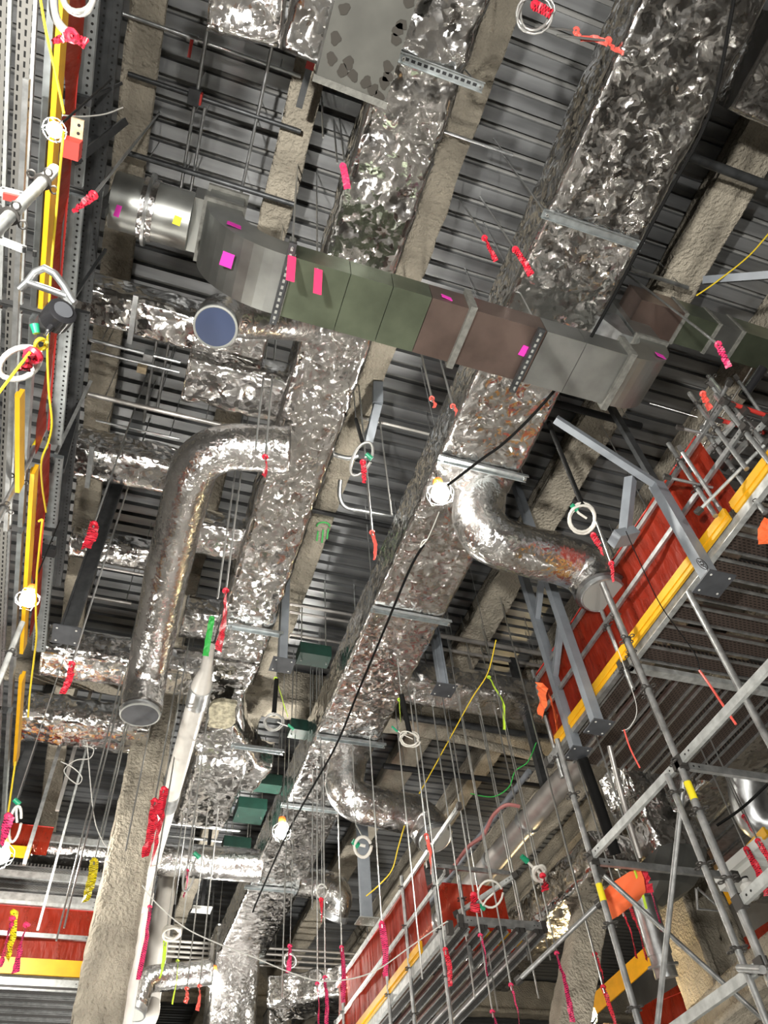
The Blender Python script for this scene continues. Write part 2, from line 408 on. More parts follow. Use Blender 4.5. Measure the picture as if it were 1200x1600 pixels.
# ================================================================== the setting
ZD = 9.1            # underside of the steel deck
mb = MB(); mb.box((-4.5, -8, FLOOR - 0.2), (16, 40, FLOOR)); mb.build('floor', 'floor_concrete', kind='structure', label='bare grey concrete floor slab')
mb = MB(); mb.box((-4.8, -8, FLOOR), (-4.5, 40, ZD + 0.1)); mb.build('wall_left', 'mid_wall', kind='structure', label='dim unfinished wall behind the left scaffold')
mb = MB(); mb.box((-4.8, 40, FLOOR), (16.3, 40.3, ZD + 0.1)); mb.build('wall_back', 'dark_wall', kind='structure', label='dark far end wall of the hall')
mb = MB(); mb.box((16, -8, FLOOR), (16.3, 40, ZD + 0.1)); mb.build('wall_right', 'grey_wall', kind='structure', label='grey wall beyond the right scaffold')
mb = MB(); mb.box((-4.8, -8.3, FLOOR), (16.3, -8, ZD + 0.1)); mb.build('wall_front', 'grey_wall', kind='structure', label='grey wall behind the viewer')
mb = MB(); mb.box((-4.8, -8.3, ZD + 0.08), (16.3, 40.3, ZD + 0.3))
ceiling = mb.build('ceiling', 'slab', kind='structure', label='ribbed galvanised steel deck under a concrete slab'); 
ceiling.data.name = 'ceiling'
# deck sheets: three ribs each, shared mesh
prof = []
for k in range(3):
    y = k * 0.2
    prof += [(y + 0.000, 0), (y + 0.135, 0), (y + 0.143, 0.09), (y + 0.192, 0.09), (y + 0.2, 0)]
mb = MB()
for xa, xb in ((-4.5, 16.0),):
    G = np.array([[(x, p[0], p[1]) for p in prof] for x in (xa, xb)]); mb.grid(G)
    G2 = np.array([[(x, p[0], p[1] + 0.004) for p in prof] for x in (xa, xb)]); mb.grid(G2, flip=True)
base = ORG[ceiling.name]
deck_me = _mesh('deck_sheet', mb.V, mb.F, ['deck_steel'])
y = -7.9; i = 0
while y < 39.4:
    o = bpy.data.objects.new('deck_sheet', deck_me); COL.objects.link(o); o.parent = ceiling
    o.location = Vector((0, y, ZD + (0.003 if i % 2 else 0))) - base
    y += 0.6; i += 1

def iprof(w, d, tf, tw):
    P = [(-w / 2, 0), (w / 2, 0), (w / 2, tf), (tw / 2, tf + 0.03), (tw / 2, d), (-tw / 2, d), (-tw / 2, tf + 0.03), (-w / 2, tf)]
    P.append(P[0]); A = np.array(P, float); L = np.r_[0, np.cumsum(np.linalg.norm(np.diff(A, axis=0), axis=1))]
    t = np.unique(np.r_[np.arange(0, L[-1], 0.06), L[:-1]]); t = t[t < L[-1] - 1e-6]
    return np.stack([np.interp(t, L, A[:, 0]), np.interp(t, L, A[:, 1])], -1)
def fp_beam(name, p, q, w, d, label, cat='beam', group=None, tf=0.10, tw=0.2, seed=0, up=(0, 0, 1), step=0.14, prof=None):
    path = arcpath([p, q], 0, step); pr = iprof(w, d, tf, tw) if prof is None else prof
    G, NN = sweep(path, pr, up)
    D = 0.03 * (vn(G * 5, seed) - .5) + 0.022 * (vn(G * 14, seed + 1) - .5)
    mb = MB(); mb.grid(G + NN * D[..., None], closed=True, caps=True, flip=True)
    return mb.build(name, 'fireproofing', None, label, cat, group, smooth=True)
BX = [(-2.85, 'sprayed deck beam far left behind the scaffold'), (-1.25, 'sprayed deck beam beside the left scaffold'), (0.30, 'patched tan deck beam left of the left foil duct'),
      (1.90, 'pale sprayed deck beam between the two long foil ducts'), (3.45, 'sprayed deck beam hidden above the large right foil duct'),
      (5.02, 'sprayed deck beam right of the large foil duct'), (6.6, 'sprayed deck beam above the right scaffold'), (8.2, 'sprayed deck beam beyond the right scaffold'), (9.8, 'rightmost sprayed deck beam over the columns')]
for i, (x, lb) in enumerate(BX):
    fp_beam('deck_beam', (x, -7.5, ZD - 0.52), (x, 39, ZD - 0.52), 0.32 if i != 5 else 0.5, 0.52, lb, group='sprayed deck beams running away', seed=i * 7)
fp_beam('girder', (-4.4, 10.55, ZD - 0.85), (15.9, 10.55, ZD - 0.85), 0.42, 0.8, 'heavy sprayed girder crossing between the columns', tf=0.12, tw=0.24, seed=71, up=(0, 0, 1))
fp_beam('girder', (-4.4, 22.5, ZD - 0.95), (15.9, 22.5, ZD - 0.95), 0.42, 0.9, 'far sprayed girder at the end of the ducts', tf=0.12, tw=0.24, seed=75)
# columns
fp_beam('column', (0.27, 10.55, FLOOR), (0.27, 10.55, ZD - 0.8), 0, 0, 'tall sprayed column at the lower left beside white pipes', 'column', seed=5, up=(0, 1, 0), prof=rrect(0.56, 0.56, 0.06, 0.06), step=0.08)
hp = np.array([(-0.42, -0.42), (0.42, -0.42), (0.42, -0.30), (0.13, -0.26), (0.13, 0.26), (0.42, 0.30), (0.42, 0.42), (-0.42, 0.42), (-0.42, 0.30), (-0.13, 0.26), (-0.13, -0.26), (-0.42, -0.30)], float)
A = np.vstack([hp, hp[:1]]); Ls = np.r_[0, np.cumsum(np.linalg.norm(np.diff(A, axis=0), axis=1))]; t = np.unique(np.r_[np.arange(0, Ls[-1], 0.07), Ls[:-1]]); t = t[t < Ls[-1] - 1e-6]
hp = np.stack([np.interp(t, Ls, A[:, 0]), np.interp(t, Ls, A[:, 1])], -1)
fp_beam('column', (9.35, 10.75, FLOOR), (9.35, 10.75, ZD - 0.8), 0, 0, 'broad sprayed H-shaped column at the lower right', 'column', seed=15, up=(1, 0, 0), prof=hp, step=0.1)
fp_beam('diagonal_brace', Q(868, 1720, y=10.5), Q(968, 1160, y=10.5), 0, 0, 'leaning sprayed brace left of the lower right column', 'brace', seed=25, up=(0, 1, 0), prof=rrect(0.46, 0.4, 0.05, 0.06), step=0.1)
fp_beam('low_beam', Q(1110, 1640, z=3.4), Q(1290, 1480, z=3.4), 0.5, 0.5, 'short sprayed beam end in the lower right corner', seed=33, step=0.1)

# ================================================================== lamps
def bulb(px, py, label, z=None, d=None, warm=False, guard=True, r=0.10, lead=0):
    c = Q(px, py, z=z, d=d)
    t = thing('string_lamp', label, 'lamp', c, 'caged site bulbs')
    mb = MB()
    rings = [(0.0, -0.95), (0.45, -0.85), (0.85, -0.5), (1.0, 0), (0.9, 0.5), (0.6, 0.95), (0.42, 1.3)]
    G = np.array([[(c.x + r * a * math.cos(2 * math.pi * k / 14), c.y + r * a * math.sin(2 * math.pi * k / 14), c.z + r * b) for k in range(14)] for a, b in rings])
    mb.grid(G, closed=True); mb.sm = True
    mb.build('bulb', 'bulb_warm' if warm else 'bulb_white', t)
    mb = MB(); mb.tube([c + Vector((0, 0, r * 1.3)), c + Vector((0, 0, r * 1.55)), c + Vector((0, 0, r * 2.4)), c + Vector((0, 0, r * 2.6))], [r * .45, r * .6, r * .55, r * .2], 10)
    mb.build('socket', 'orange_guard', t)
    if lead:
        m_ = MB(); m_.tube([c + Vector((0, 0, r * 2.5)), c + Vector((0, 0, lead))], .006, 6); m_.build('lead', 'cable_black', t)
    if guard:
        mb = MB()
        for k in range(6):
            a = math.pi * k / 3
            mb.tube([c + Vector((math.cos(a) * r * w_, math.sin(a) * r * w_, r * h_)) for w_, h_ in ((.5, 1.5), (1.35, .8), (1.5, 0), (1.3, -.9), (.4, -1.5))], 0.003, 4)
        mb.tube([c + Vector((math.cos(a) * r * 1.5, math.sin(a) * r * 1.5, 0)) for a in np.linspace(0, 2 * math.pi, 14, endpoint=False)], 0.003, 4, closed=True)
        mb.build('wire_guard', 'galvanised', t)
    return c
bulb(85, 203, 'bright bare site bulb on the left scaffold, topmost in the picture', d=3.6, r=.036, lead=1.3)
bulb(688, 772, 'lit site bulb with orange socket under the large foil duct beside the upper capped branch', z=6.62, lead=.42)
bulb(440, 1300, 'lit site bulb under the large foil duct below the lower capped branch', z=6.55, lead=.5)
bulb(333, 1530, 'lit site bulb at the far lower end of the large foil duct', z=6.5, lead=.55)
bulb(43, 936, 'lit site bulb beside the yellow board of the left scaffold', d=5.6, r=.055, lead=.9)
bulb(2, 1337, 'lit site bulb at the left picture edge above a yellow board', d=9.5)
bulb(921, 1587, 'warm bulb at the bottom beside the leaning brace', d=12.6, warm=True, r=.09)
# added fill bulbs, out of view at head height, brightening floor and foil
for k_, (x, y) in enumerate(((1.6, 2.6), (4.4, 2.4), (-0.4, 5.2), (2.6, 7.0), (6.2, 5.0), (1.4, 10.4), (4.6, 11.2), (2.4, 15.6), (-0.6, 16.4), (6.4, 15.4), (3.2, 21.0))):
    p = W.T @ np.array((x, y, 0.35))
    bulb(p[0] / p[2] * FPX + 600, p[1] / p[2] * FPX + 800, 'added unseen fill bulb at head height below the picture, ' + ['nearest the viewer', 'near the right tower', 'below the left duct', 'below the large duct', 'right of the tower', 'beside the left column', 'under the low scaffold', 'under the far duct drop', 'left of the far drop', 'by the right column', 'farthest away'][k_], d=p[2], r=.044)
def floodlight(x, y, ax, ay, az, k, label):
    t = thing('work_light', label, 'work light', (x, y, FLOOR), 'tripod work lights on the floor')
    h = Vector((x, y, FLOOR + 1.55)); n = (Vector((ax, ay, az)) - h).normalized()
    mb = MB(); mb.tube([(x, y, FLOOR + 0.45), h], 0.02, 8); mb.build('pole', 'black_steel', t)
    for q in range(3):
        a = q * 2.094
        mb = MB(); mb.tube([(x, y, FLOOR + 0.6), (x + .5 * math.cos(a), y + .5 * math.sin(a), FLOOR + 0.012)], 0.012, 6); mb.build('leg', 'yellow_paint', t)
    s = n.cross(Vector((0, 0, 1))).normalized(); u = s.cross(n)
    mb = MB(); mb.bar(h + n * 0.0, h + n * 0.07, 0.42, 0.30, up=u); mb.build('housing', 'yellow_paint', t)
    mb = MB(); mb.bar(h + n * 0.071, h + n * 0.075, 0.36, 0.24, up=u); mb.build('lens', 'flood_face', t)
    ld = bpy.data.lights.new('work_light_beam', 'AREA'); ld.shape = 'RECTANGLE'; ld.size = 0.36; ld.size_y = 0.24
    ld.energy = FLOOD * k; ld.color = (1.0, 0.965, 0.90); ld.spread = math.radians(120)
    lo = bpy.data.objects.new('work_light_beam', ld); COL.objects.link(lo); lo.parent = t
    lo.matrix_local = Matrix.Translation(h + n * 0.09 - Vector((x, y, FLOOR))) @ n.to_track_quat('-Z', 'Y').to_matrix().to_4x4()
for i, a in enumerate(FLOODS):
    floodlight(*a, ['tripod work light on the floor behind the viewer at the left', 'added unseen fill light on a tripod just behind the viewer', 'tripod work light on the floor farther along the left scaffold', 'tripod work light on the floor right of the far duct', 'tripod work light on the floor at the right by the brace', 'tripod work light on the floor behind the viewer'][i])

# ================================================================== ducts
ZA = 7.0; ZB = 7.3; ZX = 6.2
UP = (0, 0, 1)
# ---- large right foil duct
A0, A1 = 2.55, 3.53
tA = thing('foil_duct', 'large foil-wrapped duct running from the top right to the lower left', 'duct', (3.04, 8, ZA))
pr = rrect(A1 - A0, 0.64, 0.05, 0.035)
pathA = arcpath([(3.04, -3.5, ZA + .32), (3.04, 17.0, ZA + .32)], 0, 0.035)
wrap('wrapping', pathA, pr, 'foil', tA, amp=0.022, seed=11, tuft=0.016)
mb = MB(); mb.box((A0 + .06, -3.7, ZA + .06), (A1 - .06, -3.45, ZA + .58)); mb.build('duct_core', 'duct_sheet', tA)
# drop at the far end
pd = arcpath([(2.95, 17.35, ZA + .62), (2.95, 17.35, 1.5)], 0, 0.06)
wrap('drop', pd, rrect(0.95, 0.7, 0.05, 0.07), 'foil_tight', tA, amp=0.03, seed=13, up=(0, 1, 0))
tD = thing('foil_duct', 'short foil-wrapped duct stub right of the far duct drop', 'duct', (3.9, 17.3, 3.6))
wrap('wrapping', arcpath([(3.95, 17.5, 6.2), (3.95, 17.5, 3.2)], 0, .08), rrect(0.5, 0.5, 0.05, 0.08), 'foil_tight', tD, amp=0.03, seed=14, up=(0, 1, 0))
mb = MB(); mb.bar((3.45, 17.2, 5.2), (3.95, 17.2, 5.2), .4, .4); mb.build('connector', 'foil_tight', tD)

def round_duct(name, label, pts, rad, r, seed, mt='foil', capmat='cap_grey', cap_r=None, amp=0.02, step=0.04, n=40, collar=True, group=None, ring=0.05):
    path = arcpath(pts, rad, step)
    t = thing(name, label, 'duct', Vector(path[-1]), group)
    N = len(path)
    wrap('wrapping', path, circ(r, n), mt, t, amp=amp, seed=seed, up=(0.02, 0.99, 0.1) if abs(path[1][2] - path[0][2]) > 0.7 * step else UP)
    if capmat:
        e = Vector(path[-1]); d = (e - Vector(path[-3])).normalized(); cr = cap_r or r * 0.88
        mb = MB(); mb.tube([e - d * 0.05, e + d * ring], cr, 32); mb.build('collar', 'galvanised', t)
        mb = MB(); mb.tube([e + d * (ring - .01), e + d * (ring + 0.012)], cr * 0.95, 32); mb.build('end_cap', capmat, t)
        mb = MB(); mb.tube([e + d * (ring + .004) + (d.orthogonal().normalized() * math.cos(a) + d.cross(d.orthogonal().normalized()) * math.sin(a)) * cr * .97 for a in np.linspace(0, 2 * math.pi, 36, endpoint=False)], 0.014, 6, closed=True); mb.build('cap_rim', 'cap_grey' if capmat != 'cap_grey' else 'galvanised', t)
    return t
zb = 6.42
round_duct('branch_duct', 'foil-wrapped branch with two elbows and a grey end cap below the upper bulb',
           [Q(752, 762, z=7.1), Q(742, 838, z=6.46), Q(830, 862, z=zb), Q(922, 888, z=zb), Q(940, 925, z=6.02)], [.4, .4, .3, .3], 0.29, 21, mt='foil_tight', cap_r=0.25, amp=.03)
round_duct('branch_duct', 'smaller foil-wrapped elbow branch with grey end cap low in the middle',
           [Q(545, 1185, z=7.1), Q(533, 1247, z=6.42), Q(600, 1263, z=6.35), Q(662, 1276, z=6.35), Q(678, 1308, z=5.95)], [.35, .35, .3, .3], 0.29, 22, mt='foil_tight', cap_r=0.25, amp=.03)
round_duct('branch_duct', 'short foil branch with open metal end right of the far duct',
           [(3.4, 13.9, 7.1), (4.35, 14.0, 7.1), Q(522, 1428, z=6.75)], .3, 0.26, 23, mt='foil_tight', cap_r=0.28, capmat='cap_grey')
round_duct('branch_duct', 'foil-wrapped round branch going left from the far duct behind the column',
           [(2.65, 13.4, 7.05), (-0.2, 13.5, 7.05), (-1.2, 13.5, 7.05)], .3, 0.27, 24, mt='foil_tight', capmat=None)
# ---- left foil duct
tB = thing('foil_duct', 'long tufted foil-wrapped duct left of the middle, crossed by the bare cross duct', 'duct', (1.13, 4, ZB))
B0, B1 = 0.77, 1.50
wrap('wrapping', arcpath([(1.135, -3.5, ZB + .3), (1.135, 8.6, ZB + .3)], 0, 0.028), rrect(B1 - B0, 0.6, 0.07, 0.028), 'foil_loose', tB, amp=0.022, seed=31, tuft=0.028)
# tapered end with offset
pathE = arcpath([(1.13, 8.4, ZB + .28), (1.13, 9.3, ZB + .25), (1.35, 10.6, ZB + .1), (1.35, 12.3, ZB + .1)], 1.0, 0.04)
sc_ = np.interp(np.linspace(0, 1, len(pathE)), [0, .22, .3, .6, 1], [1, .8, .85, 1.25, 1.2])
wrap('offset_end', pathE, rrect(0.72, 0.6, 0.09, 0.04), 'foil_loose', tB, amp=0.05, seed=32, tuft=0.02, scale=sc_)
mb = MB(); G = []
cP = Q(347, 1118, z=7.02)
for a in np.linspace(0, 2 * math.pi, 24, endpoint=False): G.append(cP + Vector((math.cos(a) * .19 + .03 * math.sin(5 * a), math.sin(a) * .36 + .05 * math.sin(3 * a), 0.0)))
mb.slab(G, (0, 0, 1), 0.06); mb.build('bare_patch', 'insulation', tB, label='bare yellowish insulation patch')
wrap('tail', arcpath([Q(330, 1120, z=7.35), Q(375, 1190, z=7.35), Q(410, 1200, z=7.35)], .3, .05), rrect(.8, .5, .08, .05), 'foil_loose', tB, amp=.07, seed=33)
# ---- flat-bottomed sheet duct near the top with adhesive spots, and the foil beside it
zp = 6.55
c1, c2, c3, c4 = Q(493, 123, z=zp), Q(600, 165, z=zp), Q(652, 0, z=zp), Q(523, 0, z=zp)
tP = thing('sheet_duct', 'bare sheet-metal duct bottom with dark glue spots at the top middle', 'duct', (c1 + c2) / 2)
e3 = c2 + (c3 - c2) * 4; e4 = c1 + (c4 - c1) * 4
mb = MB(); mb.slab([c1, c2, e3, e4], UP, 0.55); mb.build('casing', 'duct_dull', tP)
mb = MB(); mb.slab([c1 + Vector((-.02, .02, -.012)), c2 + Vector((.02, .02, -.012)), c2 + Vector((.02, -.03, -.012)), c1 + Vector((-.02, -.03, -.012))], UP, 0.03); mb.build('flange', 'sealant', tP)
sp = MB(); g = random.Random(4)
for (px, py) in ((538, 14), (524, 60), (518, 92), (545, 98), (552, 118), (535, 110), (583, 140), (572, 128), (605, 120), (606, 105), (618, 62), (628, 38), (640, 2), (592, 150), (600, 130), (622, 46)):
    c = Q(px, py, z=zp); o_ = MB()
    sp_pts = [c + Vector((math.cos(a) * .04 * (1 + .25 * math.sin(3 * a + px)), math.sin(a) * .04 * (1 + .25 * math.cos(2 * a + py)), -0.006)) for a in np.linspace(0, 2 * math.pi, 12, endpoint=False)]
    o_.slab(sp_pts, UP, 0.008); o_.build('glue_spot', 'glue', tP)
tF = thing('foil_duct', 'foil-wrapped duct end left of the glue-spotted sheet duct at the top', 'duct', Q(470, 80, z=7.0))
wrap('wrapping', arcpath([Q(475, 85, z=7.25), Q(540, -160, z=7.25)], 0, .04), rrect(.40, .45, .06, .04), 'foil_loose', tF, amp=.06, seed=35, tuft=.03)
tF = thing('foil_duct', 'foil-wrapped duct underside at the top edge left of the middle', 'duct', Q(400, 20, z=7.5))
wrap('wrapping', arcpath([Q(330, -5, z=7.7), Q(445, 25, z=7.7)], 0, .04), rrect(.45, .35, .06, .04), 'foil_loose', tF, amp=.05, seed=36)
tF = thing('foil_duct', 'foil-wrapped duct at the top right picture edge', 'duct', Q(1195, 100, z=7.4))
wrap('wrapping', arcpath([Q(1158, 92, z=7.6), Q(1158, 92, z=7.6) + Vector((3, 0, 0))], 0, .05), rrect(.75, .5, .06, .05), 'foil_tight', tF, amp=.04, seed=37)

# ---- bare cross duct dipping under both long ducts
Y0, Y1 = 0.362 * ZX, 0.446 * ZX; TH = 0.30
tX = thing('cross_duct', 'bare sheet-metal cross duct with elbows passing under both foil ducts', 'duct', (1.9, (Y0 + Y1) / 2, ZX))
yc = (Y0 + Y1) / 2; wd_ = Y1 - Y0
XL, XR = Q(445, 440, z=ZX).x, Q(968, 590, z=ZX).x
xs = [XL] + [Q(px, 520, z=ZX).x for px in (520, 590, 655, 718)] + [Q(728, 520, z=ZX).x + .0] + [Q(px, 560, z=ZX).x for px in (835, 905)] + [XR]
cols = ['duct_green_reflection', 'duct_green_reflection', 'duct_green_reflection', 'duct_brown_reflection', 'sealant', 'duct_brown_reflection', 'duct_sheet', 'duct_sheet']
for k in range(len(xs) - 1):
    mb = MB(); mb.box((xs[k] + .003, Y0, ZX), (xs[k + 1] - .003, Y1, ZX + TH)); mb.build('duct_panel', cols[k], tX)
for x in (XL, (xs[4] + xs[5]) / 2, XR):       # flanged joints with smeared sealant
    mb = MB(); mb.box((x - .03, Y0 - .04, ZX - .04), (x + .03, Y1 + .04, ZX + TH + .04)); mb.build('joint_flange', 'sealant', tX)
def elbow(x0, sgn, name, ri):
    """rectangular heel elbow turning up; cheeks are the annulus faces"""
    th = TH; cz = ZX + th + ri
    mb = MB(); n = 12
    G = []
    for k in range(n + 1):
        a = math.pi / 2 * k / n
        ro = ri + th
        G.append([(x0 + sgn * ro * math.sin(a), Y0, cz - ro * math.cos(a)), (x0 + sgn * ro * math.sin(a), Y1, cz - ro * math.cos(a)),
                  (x0 + sgn * ri * math.sin(a), Y1, cz - ri * math.cos(a)), (x0 + sgn * ri * math.sin(a), Y0, cz - ri * math.cos(a))])
    mb.grid(np.array(G), closed=True, caps=True, flip=sgn < 0); mb.build(name, 'duct_sheet', tX)
    xo = x0 + sgn * (ri + th); xi = x0 + sgn * ri
    return xi, xo, cz
xi, xo, cz = elbow(XL - .03, -1, 'elbow', .42)
mb = MB(); mb.box((min(xi, xo) - .03, Y0 - .03, cz), (max(xi, xo) + .03, Y1 + .03, cz + .05)); mb.build('joint_flange', 'sealant', tX)
mb = MB(); mb.box((min(xi, xo), Y0, cz + .05), (max(xi, xo), Y1, cz + .35)); mb.build('riser', 'duct_sheet', tX)
mb = MB(); mb.box((min(xi, xo) - .03, Y0 - .03, cz + .35), (max(xi, xo) + .03, Y1 + .03, cz + .40)); mb.build('joint_flange', 'sealant', tX)
yl, zl = yc, cz + .18
mb = MB(); mb.box((min(xi, xo) - .12, Y0 + .02, cz + .06), (min(xi, xo) - .002, Y1 - .02, cz + .34)); mb.build('transition', 'duct_sheet', tX)
xi, xo, cz = elbow(XR + .03, 1, 'elbow', .25)
mb = MB(); mb.box((xi - .03, Y0 - .03, cz), (xo + .03, Y1 + .03, cz + .05)); mb.build('joint_flange', 'sealant', tX)
mb = MB(); mb.box((xi, Y0, cz + .05), (xo, Y1, 7.75)); mb.build('riser', 'duct_sheet', tX)
mb = MB(); mb.slab([(xi - .16, Y0 + .02, 6.78), (xi - .02, Y0 + .02, 6.78), (xi - .02, Y0 + .02, 7.3), (xi - .42, Y0 + .02, 7.3)], (0, 1, 0), wd_ - .04); mb.build('splitter_box', 'galvanised', tX)
def note(px, py, mt, w, h, parent, n=(0, 0, -1), **k):
    c = Q(px, py, **k); mb = MB(); nn = Vector(n)
    a = Vector((1, 0.1, 0)).normalized(); b = nn.cross(a).normalized()
    mb.slab([c - a * w - b * h, c + a * w - b * h, c + a * w * .9 + b * h, c - a * w + b * h], nn, .004); mb.build('sticky_note', mt, parent)
note(355, 406, 'magenta_note', .05, .06, tX, z=6.27)
note(366, 352, 'magenta_note', .06, .035, tX, n=(0, -1, 0), y=Y0 - .006)
note(698, 465, 'magenta_note', .05, .03, tX, n=(0, -1, 0), y=Y0 - .004)
note(818, 548, 'magenta_note', .03, .05, tX, z=ZX - .006)
note(1032, 556, 'magenta_note', .05, .04, tX, n=(0, -1, 0), y=Y0 - .006)
# round taps left of the cross duct
xr = XL - .03 - .42 - .30
tR = thing('round_duct', 'bare round duct with a ring flange at the left end of the cross duct', 'duct', Q(240, 330, z=6.9))
cR = Vector((xr - .12, yc, zl + .02)); cl = Vector((-1, 0.0, 0.0)); Lr = .95
cy0 = Q(240, 328, y=yc); cR = Vector((xr - .11, yc, 7.03))
mb = MB(); mb.tube([cR, cR + cl * .30], .25, 32); mb.build('barrel', 'duct_sheet', tR)
mb = MB(); mb.tube([cR + cl * .30, cR + cl * .42], .265, 32); mb.build('sealed_band', 'foil_tight', tR)
mb = MB(); mb.tube([cR + cl * .35, cR + cl * .375], .31, 32); mb.build('ring_flange', 'galvanised', tR)
mb = MB(); mb.tube([cR + cl * .42, cR + cl * .66], .24, 32); mb.build('barrel', 'duct_sheet', tR)
mb = MB(); mb.bar(cR + cl * .68 + Vector((0, 0, -.38)), cR + cl * .68 + Vector((0, 0, .38)), .06, .08); mb.build('end_strut', 'dark_strut', tR)
note(277, 345, 'yellow_note', .03, .04, tR, n=(0, -.8, -.6), y=yc - .25)
note(184, 330, 'magenta_note', .02, .05, tR, n=(0, -.8, -.6), y=yc - .25)
# ---- bare duct running off to the right
tG = thing('sheet_duct', 'bare taped sheet-metal duct at the right edge above the scaffold', 'duct', (6, 2.6, 7.2))
g0, g1 = Q(985, 470, z=7.2), Q(1215, 535, z=7.2); ya, yb = Q(1040, 480, z=7.2).y, Q(1080, 545, z=7.2).y
xs2 = [Q(px, 500, z=7.2).x for px in (985, 1068, 1130, 1175, 1260, 1400)]
for k in range(5):
    mb = MB(); mb.box((xs2[k] + .004, ya, 7.2), (xs2[k + 1] - .004, yb, 7.6)); mb.build('duct_panel', ['duct_brown_reflection', 'duct_green_reflection', 'duct_sheet', 'duct_green_reflection', 'duct_sheet'][k], tG)
for x in xs2[1:5]:
    mb = MB(); mb.box((x - .02, ya - .012, 7.188), (x + .02, yb + .012, 7.612)); mb.build('tape_seam', 'sealant', tG)
# ---- foil ducts running left
def xduct(label, pa, pb, w, h, seed, mt='foil_loose', amp=.035, tuft=.02, seam=None, z=7.5):
    a = Q(*pa, z=z); b = Q(*pb, z=z); b = Vector((b.x, a.y * .5 + b.y * .5, z)); a = Vector((a.x, b.y, z))
    t = thing('foil_duct', label, 'duct', (a + b) / 2)
    wrap('wrapping', arcpath([a, b], 0, .035), rrect(w, h, min(w, h) * .28, .035), mt, t, amp=amp, seed=seed, tuft=tuft)
    if seam:
        c = Q(*seam, z=z); mb = MB(); mb.box((c.x - .02, a.y - w / 2 - .04, z - h / 2 - .05), (c.x + .03, a.y + w / 2 + .04, z - h / 2 - .01)); mb.build('band', 'galvanised', t)
    return t
xduct('foil-wrapped side duct running left behind the blue-capped outlet', (120, 478), (420, 520), .46, .42, 41, seam=(211, 500), z=7.75)
xduct('foil-wrapped side duct with squared end below the blue-capped outlet', (288, 600), (470, 600), .62, .42, 42, tuft=.03, z=7.6)
xduct('foil-wrapped side duct with a metal band left of the round elbow', (118, 715), (300, 730), .50, .45, 43, z=7.5, seam=(146, 720))
xduct('foil-wrapped side duct in shadow right behind the round elbow drop', (300, 835), (400, 840), .55, .4, 44, z=7.7)
xduct('foil-wrapped side duct just behind the hanging plate on the left', (68, 1035), (330, 1035), .62, .5, 45, z=7.3)
xduct('foil-wrapped side duct right behind the lower end of the round drop', (285, 965), (350, 970), .55, .42, 46, z=7.7)
xduct('lowest foil-wrapped side duct at the left edge above loose wires', (38, 1120), (235, 1140), .70, .5, 47, z=7.3, amp=.08)
xduct('dim foil-wrapped duct glimpsed left of the round drop', (110, 855), (240, 860), .40, .3, 48, z=8.2)
# round foil elbow drop
round_duct('branch_duct', 'long round foil-wrapped duct with elbow and dark round end cap at the left',
           [(0.95, 4.55, 6.95), (0.02, 4.72, 6.9), (-.02, 6.5, 6.75), (0.0, 8.1, 6.6), Q(220, 1111, z=6.05)], [.5, 3, .35], 0.25, 51, mt='foil_tight', cap_r=0.235, capmat='plate_dark', amp=.018)
# outlet with blue plastic cover
round_duct('branch_duct', 'short foil-wrapped outlet covered with dark blue film left of the cross duct',
           [Q(478, 506, z=7.45), Q(440, 500, z=7.0), Q(385, 497, z=6.85), Q(346, 490, z=6.7), Q(338, 508, z=6.35)], .18, 0.19, 52, mt='foil_tight', cap_r=0.185, capmat='cap_blue', amp=.02, step=.03)
tU = xduct('foil-wrapped duct with red edging on the right of the large duct behind the hanging plate', (612, 1062), (862, 1100), .62, .42, 53, mt='foil_tight', z=7.4, amp=.04)
# lower right foil ducts
tV = thing('foil_duct', 'bright foil-wrapped duct dropping behind the right scaffold', 'duct', Q(1010, 1260, d=11))
wrap('wrapping', arcpath([Q(975, 1175, d=12.5), Q(1000, 1230, d=12.2), Q(1050, 1345, d=11.6)], .8, .05), rrect(.95, .75, .08, .05), 'foil', tV, amp=.05, seed=55, tuft=.02, up=(0, 1, 0))
pB = Q(1052, 1350, d=11.6)
tW = thing('round_duct', 'bare metal boot and round pipe with flange hanging beside the right column', 'duct', Q(1035, 1530, d=10.5))
G = []
for f, w_, c in ((0, .52, Q(1055, 1335, d=11.5)), (.3, .55, Q(1050, 1362, d=11.3)), (.6, .50, Q(1035, 1392, d=11.0)), (1, .2, Q(1015, 1420, d=10.8))):
    G.append([c + Vector((math.copysign(w_ * .8, math.cos(a)) * min(1, abs(math.cos(a)) * 1.4), w_ * .6 * math.sin(a), 0)) for a in np.linspace(0, 2 * math.pi, 16, endpoint=False)])
mb = MB(); mb.grid(np.array([[tuple(p) for p in r] for r in G]), closed=True, caps=True, flip=True); mb.build('boot', 'duct_sheet', tW)
pa, pb = Q(1005, 1405, d=10.8), Q(1042, 1528, d=10.2)
mb = MB(); mb.tube([pa, pa.lerp(pb, .72)], .165, 24); mb.build('pipe', 'galvanised', tW)
mb = MB(); mb.tube([pa.lerp(pb, .72), pb], .15, 24); mb.build('pipe', 'galvanised', tW)
mb = MB(); mb.tube([pa.lerp(pb, .84), pa.lerp(pb, .87)], .205, 24); mb.build('ring_flange', 'galvanised', tW)
tY = thing('foil_duct', 'foil-wrapped duct lit gold behind the leaning brace', 'duct', Q(850, 1450, z=5.6))
wrap('wrapping', arcpath([Q(760, 1520, z=5.6), Q(960, 1330, z=5.6)], 0, .06), rrect(.8, .55, .08, .06), 'foil', tY, amp=.07, seed=57, tuft=.03)
tY = thing('foil_duct', 'foil-wrapped duct end below hanging tags right of the far bulb', 'duct', Q(520, 1540, z=5.6))
